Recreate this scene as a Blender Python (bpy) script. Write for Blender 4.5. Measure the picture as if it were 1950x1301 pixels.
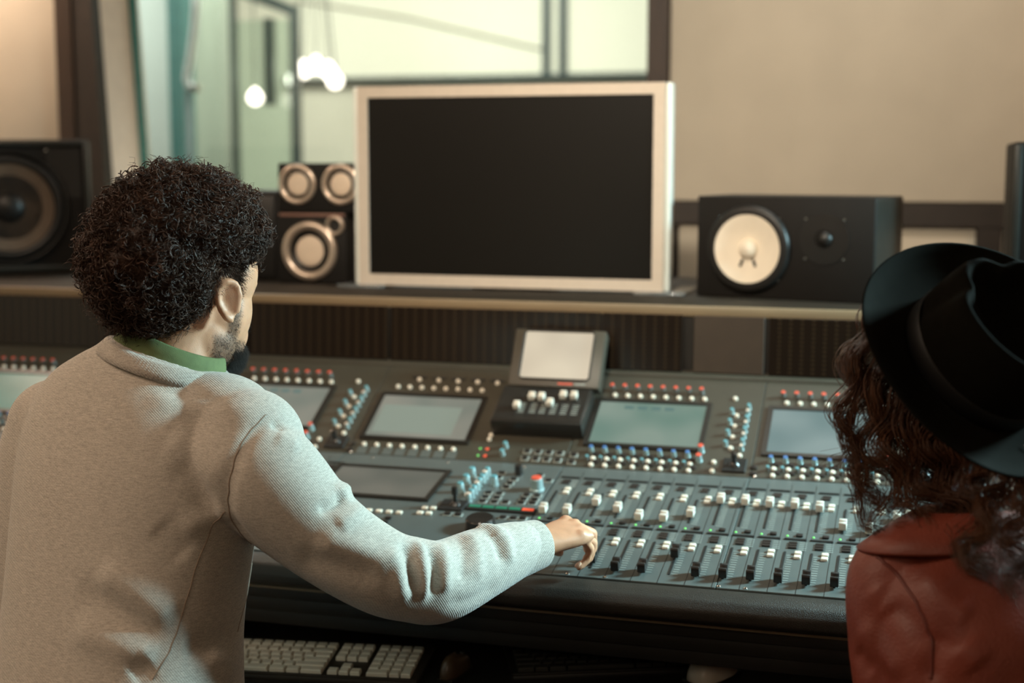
import bpy, bmesh, math, random
import numpy as np
from math import sin, cos, tan, atan, radians, pi, sqrt
from mathutils import Vector, Matrix

for o in list(bpy.data.objects):
    bpy.data.objects.remove(o, do_unlink=True)
SC = bpy.context.scene
COL = SC.collection
rng = np.random.default_rng(7)
random.seed(7)

# ------------------------------------------------------------------ camera
FPX = 2708.0
YAW = radians(16.3)
PIT = atan(340 / 2708)
CF = np.array([-sin(YAW) * cos(PIT), cos(YAW) * cos(PIT), -sin(PIT)])
CR = np.array([cos(YAW), sin(YAW), 0.0])
CU = np.cross(CR, CF)
CO = np.array([0.0, 0.0, 1.45])
cd = bpy.data.cameras.new('camera')
cam = bpy.data.objects.new('camera', cd)
COL.objects.link(cam)
cd.sensor_width = 36.0
cd.lens = 50.0
cam.matrix_world = Matrix(((CR[0], CU[0], -CF[0], CO[0]), (CR[1], CU[1], -CF[1], CO[1]),
                           (CR[2], CU[2], -CF[2], CO[2]), (0, 0, 0, 1)))
cd.dof.use_dof = True
cd.dof.focus_distance = 2.03
cd.dof.aperture_fstop = 2.2
cd.clip_start = 0.05
SC.camera = cam

# ------------------------------------------------------------------ view, world, lights
SC.view_settings.view_transform = 'Standard'
SC.view_settings.look = 'None'
SC.view_settings.gamma = 1.0
SC.view_settings.exposure = 0.0
SC.view_settings.use_curve_mapping = False
wd = bpy.data.worlds.new('world')
SC.world = wd
wd.use_nodes = True
wd.node_tree.nodes['Background'].inputs[0].default_value = (0.9, 0.75, 0.55, 1)
wd.node_tree.nodes['Background'].inputs[1].default_value = 0.06


def area(name, loc, target, size, power, col, shape='RECTANGLE', size_y=None, spread=180):
    ld = bpy.data.lights.new(name, 'AREA')
    ld.shape = shape
    ld.size = size
    if shape in ('RECTANGLE', 'ELLIPSE'):
        ld.size_y = size_y or size
    ld.energy = power
    ld.spread = radians(spread)
    ld.color = col
    o = bpy.data.objects.new(name, ld)
    COL.objects.link(o)
    o.location = loc
    o.rotation_euler = (Vector(target) - Vector(loc)).to_track_quat('-Z', 'Y').to_euler()
    return o


# cool daylight-coloured key from the right, behind the console end
area('key_light', (1.15, 2.62, 1.80), (-0.55, 2.0, 0.95), 0.34, 33, (0.56, 0.92, 1.0), 'DISK', spread=95)
# warm ceiling panel over the left rear of the room
area('warm_ceiling_light', (-2.1, 0.6, 2.68), (-2.1, 0.601, 0), 1.2, 38, (1.0, 0.76, 0.56), size_y=1.2)
# warm wall washers; the middle one is added to brighten the wall
area('wall_wash_left', (-3.0, 3.5, 2.64), (-3.0, 3.9, 1.3), 0.5, 25, (1.0, 0.75, 0.57), size_y=0.2)
area('wall_wash_middle', (-.1, 3.0, 2.62), (-.1, 3.9, 1.5), 0.9, 9, (1.0, 0.93, 0.80), size_y=0.2)
area('wall_wash_right', (1.5, 3.0, 2.62), (1.1, 3.9, 1.6), 0.7, 9, (1.0, 0.62, 0.36), size_y=0.2)
# warm fill light added behind the camera
area('rear_fill', (0.5, -1.3, 2.3), (-0.6, 3.0, 1.2), 0.6, 8, (1.0, 0.80, 0.58))
# narrow spot added overhead to brighten the fronts on the shelf
area('shelf_fill', (-0.5, 0.9, 2.62), (-0.75, 3.05, 1.42), 0.25, 6.2, (1.0, 0.86, 0.68), 'DISK', spread=55)
# live room ceiling lights, the second added to brighten the screen fronts
area('live_room_light', (-2.6, 6.2, 3.1), (-2.6, 6.4, 0), 2.4, 125, (1.0, 0.985, 0.93), size_y=1.6)
area('live_room_light', (-4.2, 4.75, 3.1), (-4.5, 6.0, 0.6), 1.2, 80, (0.95, 1.0, 0.95), size_y=0.8)


def ray(px, py):
    return CF + CR * (px - 975) / FPX + CU * (650.5 - py) / FPX


def at(px, py, Z):
    return CO + Z * ray(px, py)


def proj(V):
    d = np.asarray(V) - CO
    Z = d @ CF
    return 975 + FPX * (d @ CR) / Z, 650.5 - FPX * (d @ CU) / Z, Z


def onp(px, py, p0, n):
    d = ray(px, py)
    n = np.asarray(n, float)
    return CO + d * (((np.asarray(p0) - CO) @ n) / (d @ n))


# ------------------------------------------------------------------ materials
def srgb(r, g, b):
    f = lambda c: c / 12.92 if c <= 0.04045 else ((c + 0.055) / 1.055) ** 2.4
    return (f(r / 255), f(g / 255), f(b / 255))


def mat(name, col, rough=0.5, metal=0.0, var=0.12, scale=30.0, stretch=(1, 1, 1), bump=0.0, bscale=300.0,
        coat=0.0, emit=None, estr=0.0, spec=0.5, sheen=0.0, rvar=0.0, trans=0.0, sss=0.0):
    m = bpy.data.materials.new(name)
    m.use_nodes = True
    nt = m.node_tree
    N, L = nt.nodes, nt.links
    b = N['Principled BSDF']
    b.inputs['Roughness'].default_value = rough
    b.inputs['Metallic'].default_value = metal
    b.inputs['Coat Weight'].default_value = coat
    b.inputs['Coat Roughness'].default_value = 0.1
    b.inputs['Specular IOR Level'].default_value = spec
    b.inputs['Sheen Weight'].default_value = sheen
    b.inputs['Transmission Weight'].default_value = trans
    if sss:
        b.inputs['Subsurface Weight'].default_value = sss
        b.inputs['Subsurface Radius'].default_value = (0.02, 0.008, 0.004)
        b.inputs['Subsurface Scale'].default_value = 0.4
    tc = N.new('ShaderNodeTexCoord')
    mp = N.new('ShaderNodeMapping')
    mp.inputs['Scale'].default_value = stretch
    L.new(tc.outputs['Object'], mp.inputs['Vector'])
    nz = N.new('ShaderNodeTexNoise')
    nz.inputs['Scale'].default_value = scale
    nz.inputs['Detail'].default_value = 4
    L.new(mp.outputs[0], nz.inputs['Vector'])
    rp = N.new('ShaderNodeValToRGB')
    rp.color_ramp.elements[0].position = 0.3
    rp.color_ramp.elements[1].position = 0.7
    rp.color_ramp.elements[0].color = tuple(c * (1 - var) for c in col) + (1,)
    rp.color_ramp.elements[1].color = tuple(min(1, c * (1 + var)) for c in col) + (1,)
    L.new(nz.outputs['Fac'], rp.inputs['Fac'])
    L.new(rp.outputs['Color'], b.inputs['Base Color'])
    if rvar:
        mr = N.new('ShaderNodeMapRange')
        mr.inputs['To Min'].default_value = max(0, rough - rvar)
        mr.inputs['To Max'].default_value = min(1, rough + rvar)
        L.new(nz.outputs['Fac'], mr.inputs['Value'])
        L.new(mr.outputs[0], b.inputs['Roughness'])
    if bump:
        n2 = N.new('ShaderNodeTexNoise')
        n2.inputs['Scale'].default_value = bscale
        n2.inputs['Detail'].default_value = 3
        L.new(mp.outputs[0], n2.inputs['Vector'])
        bp = N.new('ShaderNodeBump')
        bp.inputs['Strength'].default_value = bump
        bp.inputs['Distance'].default_value = 0.002
        L.new(n2.outputs['Fac'], bp.inputs['Height'])
        L.new(bp.outputs[0], b.inputs['Normal'])
    if emit:
        b.inputs['Emission Color'].default_value = tuple(emit) + (1,)
        b.inputs['Emission Strength'].default_value = estr
    return m


def glass_mat(name, tint, gloss=0.07, rough=0.0):
    m = bpy.data.materials.new(name)
    m.use_nodes = True
    nt = m.node_tree
    N, L = nt.nodes, nt.links
    N.remove(N['Principled BSDF'])
    t = N.new('ShaderNodeBsdfTransparent')
    t.inputs[0].default_value = tint + (1,)
    g = N.new('ShaderNodeBsdfGlossy')
    g.inputs['Roughness'].default_value = rough
    mx = N.new('ShaderNodeMixShader')
    mx.inputs[0].default_value = gloss
    L.new(t.outputs[0], mx.inputs[1])
    L.new(g.outputs[0], mx.inputs[2])
    L.new(mx.outputs[0], N['Material Output'].inputs['Surface'])
    return m


M = {}
M['wall'] = mat('beige_wall_fabric', srgb(198, 189, 172), 0.9, var=0.04, scale=6, bump=0.15, bscale=500)
M['wall_dark'] = mat('dark_wall', srgb(60, 52, 44), 0.8, var=0.1)
M['frame'] = mat('dark_stained_wood', srgb(50, 36, 27), 0.45, var=0.3, scale=14, stretch=(12, 12, 1), bump=0.1)
M['rail'] = mat('black_rail', srgb(40, 32, 26), 0.5, var=0.15)
M['jamb'] = mat('pale_jamb_paint', srgb(240, 228, 214), 0.7, var=0.04)
M['floor'] = mat('dark_wood_floor', srgb(70, 52, 38), 0.4, var=0.3, scale=8, stretch=(1, 10, 1))
M['ceiling'] = mat('ceiling_paint', srgb(190, 175, 155), 0.9, var=0.04)
M['live'] = mat('cream_live_wall', srgb(214, 210, 190), 0.9, var=0.05, scale=3)
M['live_panel'] = mat('pale_grey_gobo', srgb(200, 208, 200), 0.9, var=0.04, scale=4)
M['live_panel2'] = mat('grey_green_gobo', srgb(140, 148, 132), 0.9, var=0.12, scale=3, stretch=(6, 6, 0.6))
M['live_panel3'] = mat('teal_edge', srgb(70, 118, 112), 0.6, var=0.08)
M['live_metal'] = mat('dark_teal_metal', srgb(62, 72, 70), 0.4, metal=0.3, var=0.1)
M['glass'] = glass_mat('window_glass', (0.94, 0.975, 0.955), 0.04)
M['glass2'] = glass_mat('door_glass', (0.86, 0.93, 0.90), 0.05)
M['teal_glass_edge'] = mat('teal_glass_edge', srgb(60, 130, 128), 0.15, var=0.05)
M['window_light'] = mat('frosted_window_pane', srgb(225, 222, 200), 0.6, var=0.03, scale=2, emit=srgb(222, 224, 208), estr=0.22)
M['chrome'] = mat('chrome', (0.75, 0.73, 0.70), 0.18, metal=1.0, var=0.03)
M['boom'] = mat('pale_painted_tube', srgb(228, 230, 226), 0.3, var=0.03)
M['bulb'] = mat('lit_bulb', (1, 0.9, 0.8), 0.4, var=0.0, emit=(1.0, 0.86, 0.76), estr=5)
M['panel_f'] = mat('fader_panel_grey', srgb(84, 89, 86), 0.42, var=0.06, scale=25, bump=0.05, bscale=900)
M['panel_u'] = mat('upper_panel_grey', srgb(64, 59, 49), 0.45, var=0.06, scale=25, bump=0.05, bscale=900)  # same console grey as the fader panel, darkened to paint in dimmer light
M['chassis'] = mat('black_chassis', srgb(28, 24, 19), 0.5, var=0.15)
M['leather'] = mat('black_padded_leather', srgb(42, 37, 31), 0.42, var=0.1, bump=0.5, bscale=700)
M['trim'] = mat('bronze_trim', srgb(120, 100, 76), 0.45, metal=0.2, var=0.1)
M['slot'] = mat('slot_black', srgb(22, 20, 17), 0.6, var=0.05)
M['white_btn'] = mat('ivory_button', srgb(225, 214, 195), 0.45, var=0.04, emit=srgb(255, 240, 215), estr=0.08)
M['dark_btn'] = mat('dark_brown_button', srgb(38, 33, 30), 0.4, var=0.08)
M['print'] = mat('panel_print', srgb(150, 155, 148), 0.6, var=0.1)
M['knob_body'] = mat('silver_blue_knob', srgb(150, 172, 172), 0.35, metal=0.35, var=0.06)
M['knob_grey'] = mat('grey_knob', srgb(95, 96, 92), 0.4, var=0.06)
M['knob_black'] = mat('black_knob', srgb(34, 30, 27), 0.3, var=0.06, coat=0.3)
M['cap_red'] = mat('red_cap', srgb(215, 85, 62), 0.45, var=0.05)
M['cap_blue'] = mat('blue_cap', srgb(70, 110, 165), 0.4, var=0.05)
M['cap_cream'] = mat('cream_cap', srgb(205, 185, 168), 0.45, var=0.05)
M['cap_teal'] = mat('teal_cap', srgb(95, 150, 158), 0.4, var=0.05)
M['fcap_white'] = mat('white_fader_cap', srgb(222, 214, 200), 0.35, var=0.03)
M['fcap_black'] = mat('black_fader_cap', srgb(36, 34, 32), 0.4, var=0.05)
M['led_green'] = mat('green_led', (0.1, 0.5, 0.1), 0.4, var=0, emit=(0.25, 0.9, 0.2), estr=0.7)
M['led_meter'] = mat('green_meter_segment', srgb(30, 100, 75), 0.4, var=0.05, emit=(0.02, 0.25, 0.14), estr=0.25)
M['led_red'] = mat('red_meter_segment', srgb(215, 80, 50), 0.4, var=0.05, emit=(1.0, 0.12, 0.05), estr=0.45)
M['bezel'] = mat('black_bezel', srgb(34, 31, 27), 0.35, var=0.06)


def screen_mat(name, c0, c1, strength, rough=0.30):
    m = mat(name, (0.02, 0.022, 0.02), rough, var=0.02, spec=0.22)
    nt = m.node_tree
    N, L = nt.nodes, nt.links
    b = N['Principled BSDF']
    tc = N.new('ShaderNodeTexCoord')
    nz = N.new('ShaderNodeTexNoise')
    nz.inputs['Scale'].default_value = 9
    nz.inputs['Detail'].default_value = 1
    L.new(tc.outputs['Object'], nz.inputs['Vector'])
    rp = N.new('ShaderNodeValToRGB')
    rp.color_ramp.elements[0].position = 0.35
    rp.color_ramp.elements[1].position = 0.65
    rp.color_ramp.elements[0].color = c0 + (1,)
    rp.color_ramp.elements[1].color = c1 + (1,)
    L.new(nz.outputs['Fac'], rp.inputs['Fac'])
    L.new(rp.outputs['Color'], b.inputs['Emission Color'])
    b.inputs['Emission Strength'].default_value = strength
    return m


M['scr_teal'] = screen_mat('teal_grey_display', srgb(102, 132, 120), srgb(132, 150, 138), 0.9)
M['scr_blue'] = screen_mat('blue_grey_display', srgb(98, 126, 128), srgb(128, 150, 150), 0.9)
M['scr_grey'] = screen_mat('grey_display', srgb(120, 126, 116), srgb(142, 140, 128), 0.9)
M['scr_dim'] = screen_mat('dim_grey_display', srgb(92, 94, 86), srgb(112, 110, 100), 0.85)
M['scr_green'] = screen_mat('green_display', srgb(50, 105, 92), srgb(66, 118, 104), 0.9)
M['scr_white'] = screen_mat('white_display', srgb(206, 192, 168), srgb(222, 208, 182), 0.95, 0.65)
M['scr_icon'] = mat('display_icon', (0.02, 0.03, 0.03), 0.3, var=0.05, emit=srgb(84, 112, 108), estr=0.9)
M['scr_window'] = mat('display_window', (0.02, 0.03, 0.03), 0.15, var=0.02, emit=srgb(140, 148, 134), estr=0.9)
M['mon_frame'] = mat('aluminium_monitor_frame', srgb(205, 188, 170), 0.5, metal=0.15, var=0.03, scale=60)
M['mon_edge'] = mat('pale_plastic_edge', srgb(225, 228, 220), 0.3, var=0.02, coat=0.4)
M['mon_screen'] = mat('switched_off_screen', srgb(17, 14, 10), 0.35, var=0.05, scale=5, spec=0.3)
M['acrylic'] = mat('clear_acrylic', (0.85, 0.9, 0.9), 0.08, var=0.01, trans=0.85)
M['spk_black'] = mat('black_speaker_cabinet', srgb(20, 17, 14), 0.65, spec=0.3, var=0.12, bump=0.15, bscale=500)
M['spk_side'] = mat('black_laminate', srgb(34, 36, 33), 0.35, var=0.1)
M['cone_dark'] = mat('brown_cone_paper', srgb(96, 78, 62), 0.7, var=0.12, scale=40, bump=0.2)
M['rubber'] = mat('rubber_surround', srgb(26, 24, 22), 0.4, var=0.06)
M['satin'] = mat('satin_silver_ring', srgb(222, 204, 186), 0.3, metal=0.8, var=0.04)
M['cone_pale'] = mat('pale_driver_cone', srgb(222, 202, 180), 0.6, var=0.04)
M['cone_white'] = mat('white_paper_cone', srgb(244, 232, 212), 0.75, var=0.03, bump=0.1)
M['pink_strip'] = mat('rose_strip', srgb(140, 105, 92), 0.5, var=0.06)
M['shelf'] = mat('dark_shelf_laminate', srgb(42, 35, 27), 0.65, spec=0.2, var=0.1, scale=12, stretch=(1, 8, 8))
M['shelf_edge'] = mat('bronze_shelf_edge', srgb(126, 106, 80), 0.45, var=0.08, scale=12, stretch=(1, 8, 8))
M['meter_plain'] = mat('smoked_meter_panel', srgb(40, 31, 23), 0.14, var=0.08, coat=0.6)
M['meter_brown'] = mat('brown_blank_panel', srgb(58, 45, 33), 0.5, var=0.08)
M['key_cap'] = mat('ivory_key', srgb(228, 218, 200), 0.5, var=0.03)
M['key_base'] = mat('dark_key_well', srgb(52, 45, 37), 0.5, var=0.05)
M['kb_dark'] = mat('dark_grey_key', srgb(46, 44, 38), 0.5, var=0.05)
M['mouse_white'] = mat('white_mouse', srgb(200, 188, 170), 0.35, var=0.03)
M['mouse_dark'] = mat('dark_brown_mouse', srgb(80, 62, 45), 0.3, var=0.05)


def meter_mat():
    m = mat('meter_dot_matrix', srgb(38, 30, 22), 0.22, var=0.06, coat=0.15, spec=0.35)
    nt = m.node_tree
    N, L = nt.nodes, nt.links
    b = N['Principled BSDF']
    tc = N.new('ShaderNodeTexCoord')
    sp = N.new('ShaderNodeSeparateXYZ')
    L.new(tc.outputs['Object'], sp.inputs[0])

    def cell(sock, period, duty):
        a = N.new('ShaderNodeMath'); a.operation = 'DIVIDE'; a.inputs[1].default_value = period
        L.new(sock, a.inputs[0])
        f = N.new('ShaderNodeMath'); f.operation = 'FRACT'; L.new(a.outputs[0], f.inputs[0])
        c = N.new('ShaderNodeMath'); c.operation = 'LESS_THAN'; c.inputs[1].default_value = duty
        L.new(f.outputs[0], c.inputs[0])
        return c.outputs[0]
    cx = cell(sp.outputs['X'], 0.0215, 0.30)
    cz = cell(sp.outputs['Z'], 0.0085, 0.5)
    mu = N.new('ShaderNodeMath'); mu.operation = 'MULTIPLY'
    L.new(cx, mu.inputs[0]); L.new(cz, mu.inputs[1])
    mx = N.new('ShaderNodeMix'); mx.data_type = 'RGBA'
    mx.inputs[6].default_value = srgb(30, 22, 16) + (1,)
    mx.inputs[7].default_value = srgb(50, 40, 28) + (1,)
    L.new(mu.outputs[0], mx.inputs[0])
    L.new(mx.outputs[2], b.inputs['Base Color'])
    return m


M['meter_dots'] = meter_mat()

# ------------------------------------------------------------------ mesh helpers
W = {}


def world(o):
    return W[o.name]


def mk_mesh(name, v, f, m=None, smooth=False):
    me = bpy.data.meshes.new(name)
    me.from_pydata([tuple(map(float, p)) for p in v], [], [tuple(map(int, q)) for q in f])
    if m is not None:
        me.materials.append(M[m] if isinstance(m, str) else m)
    if smooth:
        me.shade_smooth()
    me.update()
    return me


def bm_mesh(name, bm, m=None, smooth=False, angle=None):
    me = bpy.data.meshes.new(name)
    bm.normal_update()
    bm.to_mesh(me)
    bm.free()
    if m is not None:
        me.materials.append(M[m] if isinstance(m, str) else m)
    if smooth:
        me.shade_smooth()
        if angle:
            me.set_sharp_from_angle(angle=radians(angle))
    return me


def rbox(name, sx, sy, sz, m, bev=0.0, seg=2, base=False):
    bm = bmesh.new()
    bmesh.ops.create_cube(bm, size=1.0)
    bmesh.ops.scale(bm, vec=(sx, sy, sz), verts=bm.verts)
    if base:
        bmesh.ops.translate(bm, vec=(0, 0, sz / 2), verts=bm.verts)
    if bev:
        bmesh.ops.bevel(bm, geom=list(bm.edges), offset=bev, segments=seg, profile=0.5, affect='EDGES')
    return bm_mesh(name, bm, m, smooth=bool(bev), angle=35)


def lathe(name, prof, n, m, smooth=True, angle=35):
    v, f = [], []
    k = len(prof)
    for i in range(n):
        a = 2 * pi * i / n
        for r, z in prof:
            v.append((max(r, 1e-5) * cos(a), max(r, 1e-5) * sin(a), z))
    for i in range(n):
        j = (i + 1) % n
        for q in range(k - 1):
            f.append((i * k + q, j * k + q, j * k + q + 1, i * k + q + 1))
    f.append(tuple(i * k + k - 1 for i in range(n)))
    f.append(tuple(i * k for i in reversed(range(n))))
    me = mk_mesh(name, v, f, m)
    if smooth:
        me.shade_smooth()
        me.set_sharp_from_angle(angle=radians(angle))
    return me


def prism(name, poly, axis, a0, a1, m, bev=0.0):
    """poly of 2-D points extruded along an axis: 'x' takes (y,z), 'y' takes (x,z), 'z' takes (x,y)"""
    def p3(p, a):
        return (a, p[0], p[1]) if axis == 'x' else ((p[0], a, p[1]) if axis == 'y' else (p[0], p[1], a))
    n = len(poly)
    v = [p3(p, a0) for p in poly] + [p3(p, a1) for p in poly]
    f = [tuple(range(n)), tuple(range(2 * n - 1, n - 1, -1))]
    for i in range(n):
        j = (i + 1) % n
        f.append((i, i + n, j + n, j))
    bm = bmesh.new()
    vs = [bm.verts.new(p) for p in v]
    for q in f:
        bm.faces.new([vs[i] for i in q])
    bmesh.ops.recalc_face_normals(bm, faces=bm.faces)
    if bev:
        bmesh.ops.bevel(bm, geom=list(bm.edges), offset=bev, segments=2, profile=0.5, affect='EDGES')
    return bm_mesh(name, bm, m, smooth=bool(bev), angle=35)


def frame_mesh(name, w, h, bw, d, m, bev=0.0015):
    """picture-frame shape in local x/z, thickness along y, front at y=0"""
    bm = bmesh.new()
    for (x0, x1, z0, z1) in ((-w / 2, w / 2, h / 2 - bw, h / 2), (-w / 2, w / 2, -h / 2, -h / 2 + bw),
                             (-w / 2, -w / 2 + bw, -h / 2 + bw, h / 2 - bw), (w / 2 - bw, w / 2, -h / 2 + bw, h / 2 - bw)):
        r = bmesh.ops.create_cube(bm, size=1.0)
        bmesh.ops.scale(bm, vec=(x1 - x0, d, z1 - z0), verts=r['verts'])
        bmesh.ops.translate(bm, vec=((x0 + x1) / 2, d / 2, (z0 + z1) / 2), verts=r['verts'])
    return bm_mesh(name, bm, m)


def tube_np(pts, rad, n=10, cap=True):
    pts = np.asarray(pts, float)
    k = len(pts)
    rad = np.broadcast_to(np.asarray(rad, float), (k,))
    T = np.gradient(pts, axis=0)
    T /= np.linalg.norm(T, axis=1)[:, None] + 1e-12
    up = np.array([0, 0, 1.0]) if abs(T[0, 2]) < 0.9 else np.array([1.0, 0, 0])
    A = np.cross(T[0], up); A /= np.linalg.norm(A)
    v = []
    ang = np.arange(n) * 2 * pi / n
    for i in range(k):
        A = A - T[i] * (A @ T[i]); A /= np.linalg.norm(A) + 1e-12
        B = np.cross(T[i], A)
        v.append(pts[i] + rad[i] * (np.cos(ang)[:, None] * A + np.sin(ang)[:, None] * B))
    v = np.concatenate(v)
    f = []
    for i in range(k - 1):
        for j in range(n):
            q = (j + 1) % n
            f.append((i * n + j, i * n + q, (i + 1) * n + q, (i + 1) * n + j))
    if cap:
        f.append(tuple(reversed(range(n))))
        f.append(tuple((k - 1) * n + j for j in range(n)))
    return v, f


def put(name, me, mw=None, parent=None, label=None, cat=None, group=None, kind=None):
    if mw is None:
        mw = Matrix.Identity(4)
    elif not isinstance(mw, Matrix):
        mw = Matrix.Translation(Vector([float(c) for c in mw]))
    o = bpy.data.objects.new(name, me)
    COL.objects.link(o)
    W[o.name] = mw.copy()
    if parent is not None:
        o.parent = parent
        o.matrix_parent_inverse = W[parent.name].inverted()
    o.matrix_basis = mw
    if label: o['label'] = label
    if cat: o['category'] = cat
    if group: o['group'] = group
    if kind: o['kind'] = kind
    return o


def root(name, loc, label, cat, group=None, rot=0.0):
    mw = Matrix.Translation(Vector([float(c) for c in loc])) @ Matrix.Rotation(rot, 4, 'Z')
    o = put(name, None, mw, None, label, cat, group)
    o.empty_display_size = 0.05
    return o


def T3(x, y, z):
    return Matrix.Translation((float(x), float(y), float(z)))


RX = lambda a: Matrix.Rotation(a, 4, 'X')
RY = lambda a: Matrix.Rotation(a, 4, 'Y')
RZ = lambda a: Matrix.Rotation(a, 4, 'Z')


def boxat(name, x0, x1, y0, y1, z0, z1, m, parent=None, bev=0.0, **kw):
    me = rbox(name, x1 - x0, y1 - y0, z1 - z0, m, bev)
    return put(name, me, T3((x0 + x1) / 2, (y0 + y1) / 2, (z0 + z1) / 2), parent, **kw)

# ================================================================== SETTING
ST = dict(kind='structure')
boxat('floor', -6.6, 2.3, -1.7, 8.3, -0.1, 0.0, 'floor', **ST)
boxat('ceiling', -3.5, 2.3, -1.7, 4.15, 2.7, 2.8, 'ceiling', **ST)
boxat('wall_left', -3.5, -3.4, -1.7, 4.15, 0, 2.7, 'wall', **ST)
boxat('wall_right', 2.2, 2.3, -1.7, 4.15, 0, 2.7, 'wall', **ST)
boxat('wall_rear', -3.4, 2.2, -1.7, -1.6, 0, 2.7, 'wall_dark', **ST)


def multi_box(name, boxes, m):
    bm = bmesh.new()
    for (x0, x1, y0, y1, z0, z1) in boxes:
        r = bmesh.ops.create_cube(bm, size=1.0)
        bmesh.ops.scale(bm, vec=(x1 - x0, y1 - y0, z1 - z0), verts=r['verts'])
        bmesh.ops.translate(bm, vec=((x0 + x1) / 2, (y0 + y1) / 2, (z0 + z1) / 2), verts=r['verts'])
    return bm_mesh(name, bm, m)


WY = 3.90
wb = put('wall_back', multi_box('wall_back', [(-3.4, -2.53, WY + .02, 4.15, 0, 2.7), (-.735, 2.2, WY + .02, 4.15, 0, 2.7),
                                              (-2.53, -.735, WY + .02, 4.15, 0, 1.30), (-2.53, -.735, WY + .02, 4.15, 2.4, 2.7)], 'wall_dark'), **ST)
for (x0, x1, z0, z1) in ((-3.39, -2.590, 1.30, 2.69), (-.690, .60, 1.348, 2.69), (.61, 2.19, 1.348, 2.69),
                         (-.66, .118, .55, 1.283), (.182, 1.1, .55, 1.283), (1.16, 2.19, .55, 1.283)):
    boxat('wall_panel', x0, x1, WY - .012, WY + .02, z0, z1, 'wall', wb, bev=0.004)
edge = lambda z: -2.464 + (1.944 - z) * 0.05
put('trim_1', prism('trim_1', [(-2.588, 0), (-2.531, 0), (-2.531, 2.69), (-2.588, 2.69)], 'y', WY - .035, WY + .02, 'frame'), **ST)
put('trim_6', prism('trim_6', [(-2.530, 0), (edge(0), 0), (edge(2.69), 2.69), (-2.530, 2.69)], 'y', WY - .028, WY + .02, 'rail'), **ST)
boxat('trim_2', -.749, -.693, WY - .035, WY + .02, 1.346, 2.69, 'frame', **ST)
boxat('trim_3', -2.40, 2.19, WY - .030, WY + .02, 1.285, 1.346, 'rail', **ST)
boxat('trim_4', .120, .180, WY - .028, WY + .02, 0, 1.284, 'rail', **ST)
boxat('trim_5', -.74, -.67, WY - .028, WY + .02, 0, 1.284, 'rail', **ST)

win = put('window_1', prism('window_1', [(edge(1.3) - .06, 1.30), (edge(1.3), 1.30), (edge(2.4), 2.4), (edge(2.4) - .02, 2.4)],
                            'y', WY + .021, 4.15, 'jamb'), **ST)
boxat('window_sill', -2.42, -.737, WY + .021, 4.15, 1.302, 1.335, 'jamb', win)
boxat('jamb', -.757, -.737, WY + .021, 4.15, 1.336, 2.4, 'jamb', win)
put('pane', prism('pane', [(edge(1.336) + .01, 1.338), (-.76, 1.338), (-.76, 2.39), (edge(2.39) + .01, 2.39)], 'y', 4.095, 4.105, 'glass'), None, win)
put('pane_edge', prism('pane_edge', [(edge(1.336) + .001, 1.338), (edge(1.336) + .013, 1.338), (edge(2.39) + .013, 2.39), (edge(2.39) + .001, 2.39)],
                       'y', 4.085, 4.115, 'teal_glass_edge'), None, win)

# ---- live room behind the glass
boxat('ceiling', -6.6, 2.3, 4.16, 8.3, 3.2, 3.3, 'ceiling', **ST)
wf = boxat('wall_far', -6.5, 1.2, 8.1, 8.2, 0, 3.2, 'live', **ST)
boxat('wall_live_left', -6.6, -6.5, 4.16, 8.2, 0, 3.2, 'live', **ST)
boxat('wall_live_right', 1.1, 1.2, 4.16, 8.1, 0, 3.2, 'live', **ST)
w2 = boxat('window_2', -3.80, -1.30, 8.04, 8.10, 1.925, 1.96, 'live_metal', **ST)
for x0, x1 in ((-2.172, -2.125), (-2.075, -2.028)):
    boxat('mullion', x0, x1, 8.04, 8.10, 1.961, 3.0, 'live_metal', w2)
for x0, x1 in ((-3.70, -2.173), (-2.027, -1.3)):
    boxat('pane', x0, x1, 8.06, 8.09, 1.962, 2.98, 'window_light', w2)
boxat('pane', -2.124, -2.076, 8.06, 8.09, 1.962, 2.98, 'window_light', w2)
for yy, z0, z1 in ((8.052, 2.16, 2.168),):
    v, f = tube_np([(-3.70, yy, 2.42), (-3.0, yy, 2.30), (-2.18, yy, 2.10)], 0.006, 6)
    put('cable', mk_mesh('cable', v, f, 'trim', True), None, w2)


def gobo(x0, x1, y, z1, m, label, edge_m=None):
    r = root('acoustic_screen', ((x0 + x1) / 2, y, 0), label, 'acoustic screen', 'free-standing screens in the live room')
    boxat('panel', x0, x1, y, y + .08, 0.06, z1, m, r, bev=0.006)
    for x in (x0 + .08, x1 - .08):
        boxat('foot', x - .03, x + .03, y - .15, y + .23, 0, .06, 'live_metal', r)
    if edge_m:
        boxat('edge_strip', x1 + .001, x1 + .07, y - .01, y + .09, 0.06, z1, edge_m, r)
    return r


p0 = onp(222, 200, (0, 5.6, 0), (0, 1, 0)); p1 = onp(325, 200, (0, 5.6, 0), (0, 1, 0))
gobo(p0[0] - .25, p1[0], 5.6, 2.6, 'live_panel', 'pale grey upright screen behind the window nearest its dark left post', 'live_panel3')
p0 = onp(352, 200, (0, 6.4, 0), (0, 1, 0)); p1 = onp(426, 200, (0, 6.4, 0), (0, 1, 0))
gobo(p0[0] - .15, p1[0], 6.4, 2.75, 'live_panel2', 'grey green upright screen behind the window beside the metal door frame')

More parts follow.
